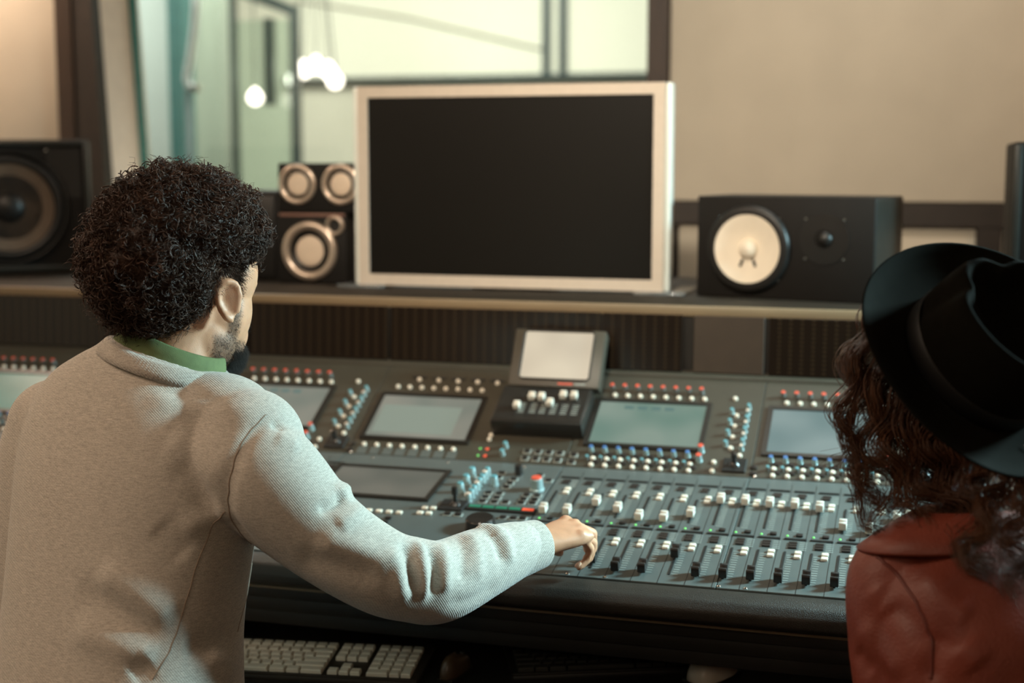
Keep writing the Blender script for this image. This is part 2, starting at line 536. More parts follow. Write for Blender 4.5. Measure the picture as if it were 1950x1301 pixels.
# metal framed door standing open in the live room
dp = [onp(px, 200, (0, 6.9, 0), (0, 1, 0))[0] for px in (430, 448, 556, 570)]
gd = root('glass_door', ((dp[0] + dp[3]) / 2, 6.9, 0), 'dark metal framed glass door seen through the window', 'door')
boxat('post', dp[0], dp[1], 6.88, 6.95, 0, 2.75, 'live_metal', gd)
boxat('post', dp[2], dp[3], 6.88, 6.93, 0, 2.26, 'live_metal', gd)
rail = prism('rail', [(dp[1] + .001, 2.33), (dp[2] + .02, 2.20), (dp[2] + .02, 2.26), (dp[1] + .001, 2.40)], 'y', 6.89, 6.92, 'live_metal')
put('top_rail', rail, None, gd)
boxat('lock_rail', dp[0] - .12, dp[0] - .001, 6.89, 6.93, 2.20, 2.26, 'live_metal', gd)
boxat('inner_post', dp[2] - .16, dp[2] - .10, 6.90, 6.93, 1.75, 2.20, 'live_metal', gd)
boxat('pane', dp[1] + .002, dp[2] - .002, 6.897, 6.903, .05, 2.19, 'glass2', gd)

# boom stand with a silver arm
b0 = onp(358, 170, (0, 5.3, 0), (0, 1, 0))
st = root('boom_stand', (b0[0], 5.3, 0), 'silver boom stand curving up behind the window', 'stand')
pts = [onp(x, y, (0, 5.3, 0), (0, 1, 0)) for x, y in ((374, 168), (360, 165), (355, 150), (362, 110), (369, 60), (372, 20), (372, -60))]
v, f = tube_np(pts, 0.016, 8)
put('boom_arm', mk_mesh('boom_arm', v, f, 'boom', True), None, st)
put('clamp', rbox('clamp', .03, .03, .03, 'chrome', .006), T3(*pts[0]), st)
v, f = tube_np([(b0[0], 5.3, 0.02), (b0[0], 5.3, b0[2])], 0.012, 10)
put('pole', mk_mesh('pole', v, f, 'live_metal', True), None, st)
put('base', lathe('base', [(0.0, 0), (.16, 0), (.16, .012), (.03, .025), (0.0, .026)], 24, 'live_metal'), T3(b0[0], 5.3, 0), st)


def bulb_lamp(name, label, centres, r, y):
    pc = [onp(px, py, (0, y, 0), (0, 1, 0)) for px, py in centres]
    cx = np.mean([p[0] for p in pc])
    L = root(name, (cx, y, 3.2), label, 'lamp')
    top = np.array([cx, y, 2.95])
    put('canopy', lathe('canopy', [(0, 3.20), (.06, 3.199), (.05, 3.17), (0, 3.165)], 20, 'live_metal'), T3(cx, y, 0), L)
    v, f = tube_np([(cx, y, 3.18), top], .006, 6)
    put('rod', mk_mesh('rod', v, f, 'live_metal', True), None, L)
    for p in pc:
        prof = [(r * sin(t), -r * cos(t)) for t in np.linspace(0.02, pi - .35, 12)] + [(r * .3, r * 1.3), (0, r * 1.32)]
        bo = put('bulb', lathe('bulb', prof, 16, 'bulb'), T3(*p), L)
        v, f = tube_np([p + [0, 0, r * 1.3], (p + top) / 2 + [0, 0, .1], top], .004, 6)
        put('cord', mk_mesh('cord', v, f, 'live_metal', True), None, L)


bulb_lamp('pendant_lamp', 'glowing cluster of bulbs behind the window above the twin speaker', [(560, 152), (578, 134), (602, 126), (626, 136), (638, 154)], .040, 7.2)
bulb_lamp('pendant_lamp', 'single glowing bulb hanging behind the window inside the metal door frame', [(486, 186)], .036, 6.7)

# ================================================================== MIXING CONSOLE
A0 = at(1100, 1098, 2.2); A0[0] = 0
TF = radians(11); TU = radians(29)
fd = np.array([0, cos(TF), sin(TF)]); fn = np.array([0, -sin(TF), cos(TF)])
ud = np.array([0, cos(TU), sin(TU)]); un = np.array([0, -sin(TU), cos(TU)])
HS = 0.422
H0 = A0 + fd * HS
UTOP = 0.281
X0, X1 = -2.38, 0.40


def MF(x, s, h=0.0, rot=0.0):
    p = A0 + fd * s + fn * h
    return T3(x, p[1], p[2]) @ RX(TF) @ RZ(rot)


def MU(x, s, h=0.0, rot=0.0):
    p = H0 + ud * s + un * h
    return T3(x, p[1], p[2]) @ RX(TU) @ RZ(rot)


con = root('mixing_console', (-1.0, 2.4, 0), 'long grey digital mixing console covered in faders, knobs and screens', 'mixing console')
TP = H0 + ud * UTOP
yz = lambda p, d=0.0: (float(p[1]), float(p[2]) - d)
# chassis below the panels
put('chassis', prism('chassis', [(A0[1] + .004, A0[2] - .06), (A0[1] + .004, A0[2] - .006), (H0[1], H0[2] - .008), (TP[1], TP[2] - .010),
                                 (TP[1] + .02, TP[2] + .0), (TP[1] + .02, 1.150), (TP[1] + .30, 1.150), (TP[1] + .30, .76)], 'x', X0, X1, 'chassis'), None, con)
MODX = [-2.362, -2.032, -1.702, -1.372, -1.043, -.599, -.269, .061]
bounds = [X0, -2.052, -1.722, -1.392, -1.063, -.630, -.289, .041, X1]
for a, b in zip(bounds[:-1], bounds[1:]):
    w = b - a - .0012
    put('fader_panel', rbox('fader_panel', w, HS - .0015, .008, 'panel_f', .0008, 1), MF((a + b) / 2, HS / 2, -.004), con)
    put('upper_panel', rbox('upper_panel', w, UTOP - .0015, .008, 'panel_u', .0008, 1), MU((a + b) / 2, UTOP / 2, -.004), con)
put('top_lip', prism('top_lip', [(TP[1] - .002, TP[2] - .004), (TP[1] + .024, TP[2] + .006), (TP[1] + .024, TP[2] + .014), (TP[1] - .002, TP[2] + .005)], 'x', X0, X1, 'panel_u', .001), None, con)

# padded armrest
prof = [(A0[1] - .001, A0[2] - .001), (A0[1] - .020, A0[2] - .003), (A0[1] - .038, A0[2] - .010), (A0[1] - .047, A0[2] - .024), (A0[1] - .044, A0[2] - .040),
        (A0[1] - .030, A0[2] - .050), (A0[1] - .001, A0[2] - .052)]
put('armrest', prism('armrest', prof, 'x', X0, X1, 'leather', .004), None, con)
put('armrest_trim', rbox('armrest_trim', X1 - X0, .006, .004, 'trim'), T3((X0 + X1) / 2, A0[1] - .012, A0[2] - .0565), con)
# front fascia boards
for k in range(3):
    zt = A0[2] - .060 - k * .026
    boxat('fascia_board', X0, X1, A0[1] + .012 + k * .012, A0[1] + .034 + k * .012, zt - .0245, zt, 'chassis', con, bev=.002)
# legs and keyboard tray
for x in (X0 + .05, -.03 + .36):
    boxat('leg', x - .05, x + .05, 2.2, 2.95, 0, .758, 'chassis', con, bev=.006)
tray = boxat('keyboard_tray', -1.36, -.02, 1.985, 2.62, .600, .622, 'chassis', con, bev=.003)
for x in (-1.34, -.04):
    boxat('tray_bracket', x - .008, x + .008, 2.16, 2.6, .6225, .754, 'chassis', con)
boxat('tray_lip', -1.36, -.02, 1.978, 1.984, .598, .630, 'chassis', con)

# ---- prototypes of the controls
PB = {}
PB['round'] = lathe('white_button', [(0, 0), (.0044, 0), (.0044, .0030), (.0036, .0044), (0, .0047)], 14, 'white_btn')
PB['pair'] = rbox('white_key', .0105, .0085, .0045, 'white_btn', .0012, 2, True)
PB['dark'] = rbox('dark_button', .011, .0085, .0035, 'dark_btn', .001, 2, True)
PB['dark3'] = rbox('dark_button', .014, .0062, .003, 'dark_btn', .0008, 1, True)
PB['led'] = lathe('indicator_light', [(0, 0), (.0021, 0), (.0021, .0008), (.0012, .0017), (0, .002)], 10, 'led_green')
PB['redled'] = lathe('indicator_light', [(0, 0), (.0035, 0), (.0035, .0008), (.002, .002), (0, .0024)], 10, 'led_red')
PB['screw'] = lathe('screw', [(0, 0), (.0030, 0), (.0030, .0007), (.0016, .0018), (0, .0019)], 12, 'chrome')
PB['trk_u'] = rbox('fader_slot', .0036, .094, .0010, 'slot')
PB['trk_l'] = rbox('fader_slot', .0036, .108, .0010, 'slot')
PB['scrib'] = rbox('label_strip', .034, .0050, .0022, 'slot', .0006, 1, True)
PB['scrib2'] = rbox('label_strip', .036, .0052, .0020, 'slot', .0006, 1, True)
PB['slotdark'] = rbox('dark_slot', .030, .006, .0018, 'slot', .0006, 1, True)
PB['hood'] = rbox('slot_hood', .034, .006, .003, 'panel_u', .001, 1, True)
PB['bezel_btn'] = rbox('button_plate', .016, .013, .0012, 'print', .0004, 1, True)


def cap_mesh(name, m, w, l, h):
    # finger-dished slider cap, profile in y/z extruded in x
    pr = [(-l / 2, 0), (-l / 2, h * .80), (-l * .42, h), (-l * .22, h * .96), (-l * .07, h * .58), (l * .07, h * .58), (l * .22, h * .96), (l * .42, h), (l / 2, h * .80), (l / 2, 0)]
    return prism(name, pr, 'x', -w / 2, w / 2, m, .0009)


PB['fw'] = cap_mesh('fader_cap', 'fcap_white', .0122, .0200, .0130)
PB['fb'] = cap_mesh('fader_cap', 'fcap_black', .0125, .022, .0155)
PB['line'] = rbox('cap_line', .0126, .0016, .0010, 'slot')
PB['stem'] = rbox('stem', .0028, .006, .006, 'slot')


def knob_proto(m, r, h):
    return lathe('encoder_knob', [(0, 0), (r * 1.12, 0), (r * 1.12, h * .12), (r, h * .16), (r * .9, h * .95), (r * .8, h), (0, h)], 16, m)


def kcap_proto(m, r, h):
    return lathe('knob_cap', [(0, h), (r * .86, h), (r * .82, h + .0016), (0, h + .002)], 14, m)


KN = {}
for nm, m in (('body', 'knob_body'), ('grey', 'knob_grey'), ('black', 'knob_black')):
    KN[nm] = knob_proto(m, .0058, .0150)
for nm in ('red', 'blue', 'cream', 'teal'):
    KN['c_' + nm] = kcap_proto('cap_' + nm, .0058, .0150)


def knob(mw, body, cap, sc=1.0):
    S = Matrix.Diagonal((sc, sc, sc, 1))
    k = put('encoder_knob', KN[body], mw @ S, con)
    if cap:
        put('knob_cap', KN['c_' + cap], mw @ S, k)
    return k


def btn(kind, mw, name=None, parent=None):
    return put(name or PB[kind].name.split('.')[0], PB[kind], mw, parent or con)


def touch_screen(MXF, x, s, w, h, m, icons=(), window=False):
    fr = frame_mesh('touch_screen', w + .018, h + .018, .009, .004, 'bezel')
    # local x/z frame laid flat: rotate so its front (-y) faces up
    t = put('touch_screen', fr, MXF(x, s, .0045) @ RX(-pi / 2), con)
    me = rbox('display', w, h, .002, m)
    put('display', me, MXF(x, s, .0012), t)
    for (ix, iy, iw, ih) in icons:
        put('display_icon', rbox('display_icon', iw, ih, .0004, 'scr_icon'), MXF(x + ix, s + iy, .0025), t)
    if window:
        put('display_icon', rbox('display_icon', w * .80, h * .66, .0004, 'scr_window'), MXF(x - .012, s - .008, .0025), t)
    return t


def col_knobs(x, s0, s1, side):
    # the pairs of knob columns between two screens
    for k in range(4):
        knob(MU(x - .030, s0 + (s1 - s0) * (k + .3) / 4), 'body', 'teal', .72)
        btn('round', MU(x - .020, s0 + (s1 - s0) * (k + .05) / 4))
    for k in range(8):
        knob(MU(x, s0 + (s1 - s0) * k / 7.4), 'body', 'cream' if k % 2 == 0 else 'teal', .72)


SC_S = {-2.362: 'scr_green', -2.032: 'scr_green', -1.702: 'scr_green', -1.372: 'scr_grey', -.599: 'scr_teal', -.269: 'scr_blue', .061: 'scr_blue'}
for xm in MODX:
    if xm == -1.043:
        continue
    cx = xm + .104
    icons = []
    if xm in (-.599, -1.372):
        icons = [(-.045 + k * .026, .047, .018, .009) for k in range(4)]
    touch_screen(MU, cx, .131, .205, .124, SC_S[xm], icons)
    for k in range(8):
        x = xm + .020 + k * .0250
        knob(MU(x - .004, .233), 'grey', 'red', .85)
        btn('round', MU(x + .004, .215))
        knob(MU(xm + .012 + k * .0257, .046), 'body' if k else 'body', 'blue', .80)
        btn('dark', MU(xm + .022 + k * .0257, .038))
        knob(MU(xm + .009 + k * .0257, .022), 'grey', 'teal', .62)
        btn('round', MU(xm + .019 + k * .0257, .025))
        btn('dark', MU(xm + .026 + k * .0257, .016))
        btn('round', MU(xm + .019 + k * .0257, .007))
    knob(MU(xm + .214, .062), 'body', 'red', 1.0)
    knob(MU(xm + .214, .036), 'body', 'red', 1.0)
    btn('round', MU(xm + .241, .034)); btn('round', MU(xm + .241, .010))
    jp = put('joystick_plate', rbox('joystick_plate', .042, .036, .004, 'slot', .001, 1, True), MU(xm + .279, .028), con)
    put('joystick_stick', lathe('joystick_stick', [(0, .004), (.010, .004), (.007, .008), (.004, .010), (.0035, .020), (.0058, .022), (.0055, .030), (0, .032)], 14, 'knob_black'), MU(xm + .279, .028), jp)
    btn('round', MU(xm + .257, .221))
    btn('round', MU(xm + .285, .056))
    col_knobs(xm + .286, .074, .200, 1)
    btn('dark', MU(xm + .314, .026)); btn('dark', MU(xm + .314, .010))
    btn('screw', MU(xm + .318, .004))

# master module
xm = -1.043
touch_screen(MU, xm + .104, .116, .205, .128, 'scr_grey', window=True)
for k in range(5):
    btn('hood', MU(-.988 + k * .0415, .249)); btn('slotdark', MU(-.988 + k * .0415, .2435))
    btn('round', MU(-.986 + k * .0415, .236))
for k in range(8):
    btn('round', MU(-1.024 + k * .0256, .210))
    btn('round', MU(-1.034 + k * .0260, .027))
    put('label_plate', rbox('label_plate', .019, .022, .0006, 'panel_f'), MU(-1.034 + k * .0260, .0115, .0003), con)
btn('round', MU(-.790, .062)); btn('round', MU(-.790, .074))
touch_screen(MF, xm + .104, .296, .205, .118, 'scr_dim')
for k in range(8):
    btn('pair', MF(-.992 + k * .0187, .174))
    if k % 2 == 0:
        btn('dark', MF(-.985 + k * .0187, .152)); btn('dark', MF(-.985 + k * .0187, .135))
for x, s in ((-.823, .200), (-.808, .201), (-.825, .179), (-.809, .180)):
    btn('pair', MF(x, s))
# trim knobs beside the master screen
for k, s in enumerate((.348, .314, .279)):
    knob(MF(-.783, s), 'body', 'teal', 1.15)
    btn('round', MF(-.768, s - .012))
for k in range(8):
    knob(MF(-.757, .244 + k * .0165), 'body', 'cream' if k % 3 == 0 else 'teal', .95)
knob(MF(-.732, .318), 'body', 'teal', 1.15)
jp = put('joystick_plate', rbox('joystick_plate', .046, .040, .004, 'slot', .001, 1, True), MF(-.778, .219), con)
put('joystick_stick', lathe('joystick_stick', [(0, .004), (.010, .004), (.007, .008), (.004, .010), (.0038, .022), (.0060, .024), (.0056, .036), (0, .038)], 14, 'knob_black'), MF(-.773, .219), jp)
lp = put('level_meter', rbox('level_meter', .124, .018, .004, 'slot', .001, 1, True), MF(-.690, .216), con)
for k in range(5):
    put('meter_segment', rbox('meter_segment', .0205, .009, .001, 'led_red' if k == 4 else 'led_meter', .0003, 1), MF(-.737 + k * .0238, .217, .0045), lp)
k = put('volume_knob', lathe('volume_knob', [(0, 0), (.0135, 0), (.0135, .002), (.0115, .004), (.0105, .021), (.009, .0225), (0, .0225)], 24, 'knob_body'), MF(-.651, .311), con)
put('knob_cap', lathe('knob_cap', [(0, .0225), (.0096, .0225), (.0088, .0245), (0, .025)], 24, 'cap_red'), MF(-.651, .311), k)
k = put('volume_knob', lathe('volume_knob', [(0, 0), (.0085, 0), (.0080, .003), (.0070, .018), (0, .0185)], 20, 'knob_black'), MF(-.702, .372), con)
k = put('jog_wheel', lathe('jog_wheel', [(0, 0), (.0265, 0), (.0265, .004), (.0245, .017), (.022, .0195), (.010, .0190), (0, .0185)], 36, 'knob_black'), MF(-.704, .142), con)
for x, s in ((-.704, .346), (-.706, .328), (-.708, .310), (-.732, .281), (-.712, .281), (-.732, .263), (-.711, .263), (-.732, .245), (-.710, .245), (-.691, .247),
             (-.662, .282), (-.643, .283), (-.663, .265), (-.643, .266), (-.663, .249), (-.643, .251), (-.776, .184), (-.757, .184), (-.677, .186), (-.659, .186), (-.643, .187),
             (-.734, .370), (-.734, .349), (-.640, .350), (-.662, .370)):
    btn('bezel_btn', MF(x, s)); btn('dark', MF(x, s, .001))
for i in range(4):
    for j in range(2):
        btn('bezel_btn', MU(-.708 + i * .021, .014 + j * .02)); btn('dark', MU(-.708 + i * .021, .014 + j * .02, .001))
for s in (.012, .032):
    btn('bezel_btn', MU(-.618, s)); btn('dark', MU(-.618, s, .001))
knob(MU(-.752, .043), 'body', 'teal', .8); knob(MU(-.753, .021), 'body', 'teal', .8)
for x, s in ((-.786, .015), (-.787, .035)):
    btn('redled', MU(x, s)); btn('led', MU(x - .014, s))
for x in (-1.0, -.85, -.70):
    btn('screw', MF(x, .405))

# ---- fader strips
TICK = multi_box('scale_marks', [(-.0045 - (.0015 if i % 4 == 0 else 0), .0045, -.047 + i * .0078 - .0008, -.047 + i * .0078 + .0008, 0, .0004) for i in range(13)], 'print')
TICKS = multi_box('scale_marks', [(-.006, .006, -.013 + i * .0065 - .0009, -.013 + i * .0065 + .0009, 0, .0004) for i in range(5)], 'print')
SEAM = rbox('strip_seam', .0008, .40, .0006, 'slot')
UPS = [.217, .218, .261, .240, .215, .217, .241, .304, .304, .301, .302, .296, .232, .225, .280, .262, .24, .22]
LOS = [.051, .030, .032, .091, .034, .036, .037, .035, .036, .036, .040, .036, .033, .036]
PITCH = .0415
XT0 = -.6145
for i in range(-42, 24):
    x = XT0 + i * PITCH
    if x > X1 - .03 or x < X0 + .03:
        continue
    if -1.06 < x < -.62:
        continue
    j = i if i >= 0 else (i * 7) % 18
    if i < 0:
        su = UPS[j % 18]; sl = .035
    else:
        su = UPS[i % 18]; sl = LOS[(i - 3) % 14] if i >= 3 else .035
    # upper row
    ts = btn('trk_u', MF(x, .264, .0006)); 
    c = put('fader_cap', PB['fw'], MF(x, su, .004), con)
    put('stem', PB['stem'], MF(x, su, .003), c)
    put('cap_line', PB['line'], MF(x, su, .0126), c)
    if i < 0 and x < -1.1:
        btn('trk_l', MF(x, .084, .0006)); put('fader_cap', PB['fb'], MF(x, sl, .004), con)
        continue
    btn('scrib', MF(x + .010, .371)); btn('dark3', MF(x + .008, .355)); btn('dark3', MF(x + .007, .346))
    btn('pair', MF(x + .018, .318)); btn('pair', MF(x + .018, .303))
    put('scale_marks', TICKS, MF(x + .022, .345), con)
    put('scale_marks', TICK, MF(x + .010, .262), con)
    btn('led', MF(x - .002 - .0 , .196)); btn('dark', MF(x + .017, .198)); btn('scrib2', MF(x + .012, .184))
    # lower row
    if i >= 1:
        if i >= 3:
            btn('trk_l', MF(x, .084, .0006))
            c = put('fader_cap', PB['fb'], MF(x, sl, .004), con)
            put('stem', PB['stem'], MF(x, sl, .003), c)
            put('cap_line', PB['line'], MF(x, sl, .0142), c)
        if i >= 2:
            for q in range(3):
                btn('dark3', MF(x + .010, .1695 - q * .0080))
            put('scale_marks', TICKS, MF(x + .0255, .161), con)
            btn('pair', MF(x + .0205, .133)); btn('pair', MF(x + .0205, .119))
            put('scale_marks', TICK, MF(x + .009, .080), con)
    put('strip_seam', SEAM, MF(x - .013 + .0, .200, .0001), con)
for x in (-.46, -.285, -.245, -.06, -.52):
    btn('screw', MF(x, .006))

# ---- meter bridge
mp = [(-2.375, -2.055, 'meter_dots'), (-2.05, -1.725, 'meter_dots'), (-1.72, -1.395, 'meter_dots'), (-1.39, -1.075, 'meter_dots'), (-1.068, -.622, 'meter_dots'),
      (-.616, -.456, 'meter_dots'), (-.434, -.297, 'meter_brown'), (-.288, .045, 'meter_dots'), (.05, .395, 'meter_dots')]
for x0, x1, m in mp:
    put('meter_panel', rbox('meter_panel', x1 - x0, .008, .112, m, .001, 1), T3((x0 + x1) / 2, TP[1] + .0155, TP[2] + .066) @ RX(radians(-3)), con)

# ================================================================== SHELF over the meter bridge
SHZ = 1.168
sh = root('equipment_shelf', (-1.0, 3.1, 0), 'long dark shelf with a bronze front edge carrying the monitor and speakers', 'shelf')
boxat('board', -2.75, .75, 2.772, 3.50, 1.1515, SHZ, 'shelf', sh, bev=.002)
boxat('front_edge', -2.75, .75, 2.758, 2.7715, 1.1515, 1.172, 'shelf_edge', sh, bev=.003)
for x in (-2.70, .70):
    boxat('leg', x - .03, x + .03, 2.95, 3.45, 0, 1.151, 'chassis', sh)

# ================================================================== THINGS ON THE SHELF
EY = (0, 1, 0)
FRONT = RX(pi / 2)

# ---- monitor
my = 3.02
mx0, mx1, mz0, mz1 = -1.247, -.545, 1.1745, 1.620
mo = root('computer_monitor', ((mx0 + mx1) / 2, my + .05, SHZ), 'large switched-off monitor with a pale aluminium frame on the shelf', 'monitor')
cxm, czm = (mx0 + mx1) / 2, (mz0 + mz1) / 2
put('frame', frame_mesh('frame', mx1 - mx0, mz1 - mz0, .0245, .034, 'mon_frame'), T3(cxm, my, czm), mo)
boxat('screen', mx0 + .024, mx1 - .024, my + .003, my + .010, mz0 + .024, mz1 - .024, 'mon_screen', mo)
boxat('back_shell', mx0 + .002, mx1 - .002, my + .0345, my + .050, mz0 + .002, mz1 - .002, 'mon_frame', mo, bev=.006)
for x0, x1 in ((mx0 - .013, mx0 - .0003), (mx1 + .0003, mx1 + .013)):
    boxat('side_edge', x0, x1, my + .006, my + .048, mz0, mz1, 'mon_edge', mo, bev=.004)
boxat('stand', cxm - .10, cxm + .10, my + .051, my + .075, SHZ + .001, 1.42, 'mon_frame', mo, bev=.006)
for s in (-1, 1):
    boxat('foot', cxm + s * .345 - .055, cxm + s * .345 + .055, my - .020, my + .16, SHZ, SHZ + .006, 'acrylic', mo, bev=.002)


def driver(parent, M0, x, z, rings, name='driver'):
    """rings: list of (part name, profile, material)"""
    first = None
    for nm, prof, m in rings:
        o = put(nm, lathe(nm, prof, 40, m, angle=50), M0 @ T3(x, 0, z) @ FRONT, parent if first is None else first)
        if first is None:
            first = o
    return first


def ring_prof(r0, r1, h):
    # rounded ring between two radii standing h proud
    n = 8
    return [(r0 + (r1 - r0) * (0.5 - 0.5 * cos(pi * k / n)), h * sin(pi * k / n) ** .6) for k in range(n + 1)]


# ---- twin-driver box on top of the small speaker
def cabinet(parent, M0, w, d, h, m, bev=.004, name='cabinet', mside=None):
    return put(name, rbox(name, w, d, h, m, bev), M0 @ T3(0, d / 2, h / 2), parent)


sx0, sx1 = -1.473, -1.262
lowM = T3((sx0 + -1.300) / 2, 3.075, SHZ)
lo = root('bookshelf_speaker', ((sx0 - 1.300) / 2, 3.15, SHZ), 'small black speaker with one silver-ringed woofer and a round port, under the twin-driver box', 'speaker')
cabinet(lo, lowM, .172, .19, .166, 'spk_black')
wx = -1.394 - (sx0 - 1.300) / 2
driver(lo, lowM, wx, .077, [('woofer_ring', [(.050, 0)] + [(.0505, .001)] + ring_prof(.0505, .070, .010), 'satin'),
                            ('surround', [(.036, -.004), (.040, .003), (.045, .004), (.0500, .0)], 'rubber'),
                            ('cone', [(0, .0035), (.018, .0028), (.030, .0018), (.038, -.001), (.0385, -.003)], 'cone_pale')])
driver(lo, lowM, -1.329 - (sx0 - 1.300) / 2, .137, [('port_ring', [(.0145, 0)] + ring_prof(.0145, .0235, .008), 'satin'),
                                                    ('port_hole', [(0, .0006), (.0145, .001), (.0146, 0)], 'slot')])
put('top_strip', rbox('top_strip', .165, .004, .006, 'pink_strip', .001), lowM @ T3(0, -.002, .1615), lo)

upM = T3((sx0 + sx1) / 2, 3.075, SHZ + .1665)
up = root('twin_speaker', ((sx0 + sx1) / 2, 3.15, SHZ + .1665), 'black box with two silver-ringed drivers side by side, on the small speaker', 'speaker')
cabinet(up, upM, .211, .17, .1155, 'spk_black')
for x in (-1.422, -1.313):
    driver(up, upM, x - (sx0 + sx1) / 2, .066, [('driver_ring', [(.0345, 0)] + ring_prof(.0345, .0475, .008), 'satin'),
                                               ('surround', [(.024, -.003), (.028, .002), (.0345, .0)], 'rubber'),
                                               ('cone', [(0, .004), (.012, .0034), (.022, .0022), (.0265, 0), (.027, -.002)], 'cone_pale')])

# ---- plain black cabinet left of it
bM = T3(-1.575, 3.12, SHZ)
bk = root('black_speaker', (-1.575, 3.2, SHZ), 'plain black cabinet between the curly-haired man and the twin-driver box', 'speaker')
cabinet(bk, bM, .165, .2, .215, 'spk_black')
put('grille', rbox('grille', .145, .008, .195, 'rubber', .003), bM @ T3(0, -.004, .1075), bk)

# ---- big speaker at the left edge, turned towards the listening seat
BQ = radians(32)
bn = np.array([sin(BQ), -cos(BQ), 0.0])
bc = onp(172, 400, (0, 3.27, 0), EY)
wc = onp(18, 395, bc, bn)
ztop = onp(172, 266, bc, bn)[2]
bw = .47; bh = ztop - SHZ
LM = T3(bc[0], bc[1], SHZ) @ RZ(BQ) @ T3(-bw / 2, 0, 0)
bl = root('studio_monitor', tuple((LM @ Vector((0, .16, 0)))[:]), 'big black studio speaker with a brown woofer cone at the left edge', 'speaker')
cabinet(bl, LM, bw, .30, bh, 'spk_black', .006)
wl = LM.inverted() @ Vector(wc)
wr = 123 * 3.2 / 2708
driver(bl, LM, wl.x, wl.z, [('woofer_frame', [(wr * .93, 0), (wr * .935, .018)] + ring_prof(wr * .935, wr * 1.02, .022), 'rubber'),
                            ('surround', [(wr * .76, .012)] + [(r, h + .006) for r, h in ring_prof(wr * .76, wr * .93, .012)], 'rubber'),
                            ('cone', [(0, .001), (wr * .26, .001), (wr * .765, .019), (wr * .77, .012)], 'cone_dark'),
                            ('dust_cap', [(wr * .31, .002), (wr * .27, .014), (wr * .15, .022), (0, .025)][::-1], 'rubber')])
px_ = lambda x0, x1, y0, y1, z0, z1, nm, m, bev=0.0: put(nm, rbox(nm, x1 - x0, y1 - y0, z1 - z0, m, bev), LM @ T3((x0 + x1) / 2, (y0 + y1) / 2, (z0 + z1) / 2), bl)
px_(bw / 2 - .105, bw / 2 - .020, -.003, -.0002, bh - .150, bh - .022, 'port', 'slot')
px_(bw / 2 - .012, bw / 2 - .0005, -.012, -.0002, .01, bh - .006, 'corner_strip', 'spk_side', .003)
px_(-bw / 2 + .006, bw / 2 - .0125, -.012, -.0002, bh - .018, bh - .004, 'top_strip', 'spk_side', .003)
px_(-bw / 2 + .006, bw / 2 - .0125, -.010, -.0002, .004, .018, 'bottom_strip', 'spk_side', .003)
put('port_screw', PB['screw'], LM @ T3(bw / 2 - .105, -.002, bh - .028) @ FRONT, bl)

# ---- white-cone speaker on its side
q = radians(-14)
na = onp(1326, 563, (0, 0, SHZ), (0, 0, 1))
NM = T3(na[0], na[1], SHZ) @ RZ(q) @ T3(.191, 0, 0)
ns = root('white_cone_speaker', tuple((NM @ Vector((0, .1, 0)))[:]), 'black speaker lying on its side with a white paper cone', 'speaker')
put('cabinet', rbox('cabinet', .382, .199, .213, 'spk_black', .003), NM @ T3(0, .0995, .1065), ns)
put('end_panel', rbox('end_panel', .002, .192, .206, 'spk_side', .0005, 1), NM @ T3(.1915, .0995, .1065), ns)
wf_ = driver(ns, NM, -.074, .104, [('woofer_frame', [(.072, 0), (.0722, .014), (.085, .015), (.090, .012), (.092, 0)], 'rubber'),
                             ('cone', [(0, .001), (.018, .001), (.045, .006), (.068, .0135), (.0718, .0140), (.0719, .002)], 'cone_white'),
                             ('dust_cap', [(.021, .001), (.020, .009), (.013, .015), (0, .0175)][::-1], 'cone_white')])
for a in (-.45, .45):
    p = NM @ T3(-.074 + .033 * sin(a), -.006, .104 - .033 * cos(a)) @ RY(-a * .8)
    put('lead_wire', rbox('lead_wire', .0045, .007, .016, 'slot', .001), p, wf_)
driver(ns, NM, .088, .128, [('tweeter_plate', [(0, 0), (.052, 0), (.052, .003), (.020, .004), (.019, .002), (0, .002)], 'rubber'),
                            ('tweeter_dome', [(.0165, .002), (.015, .007), (.008, .011), (0, .0125)][::-1], 'rubber')])
for sx_, sz_ in ((-1, -1), (-1, 1), (1, -1), (1, 1)):
    put('frame_screw', PB['screw'], NM @ T3(-.074 + sx_ * .064, -.0005, .104 + sz_ * .064) @ FRONT, ns)
    put('frame_screw', PB['screw'], NM @ T3(.088 + sx_ * .040, -.0005, .128 + sz_ * .040) @ FRONT, ns)

# ---- big speaker at the right edge
rx0 = onp(1927, 400, (0, 3.0, 0), EY)[0]
rzt = onp(1940, 270, (0, 3.0, 0), EY)[2]
rs = root('studio_monitor', (rx0 + .2, 3.15, SHZ), 'edge of a big dark speaker cabinet at the right edge behind the hat', 'speaker')
RM = T3(rx0 + .2, 3.0, SHZ)
cabinet(rs, RM, .40, .33, rzt - SHZ, 'spk_black', .006)
boxat('corner_strip', rx0 + .0005, rx0 + .016, 2.988, 2.9995, SHZ + .01, rzt - .006, 'spk_side', rs, bev=.003)
driver(rs, RM, .02, .19, [('woofer_frame', [(.13, 0), (.131, .006)] + ring_prof(.131, .150, .010), 'rubber'),
                          ('surround', [(.098, .008)] + [(r, h + .004) for r, h in ring_prof(.098, .1305, .011)], 'rubber'),
                          ('cone', [(0, .001), (.035, .001), (.098, .013), (.099, .008)], 'cone_dark'),
                          ('dust_cap', [(.040, .002), (.035, .010), (.018, .017), (0, .019)][::-1], 'rubber')])

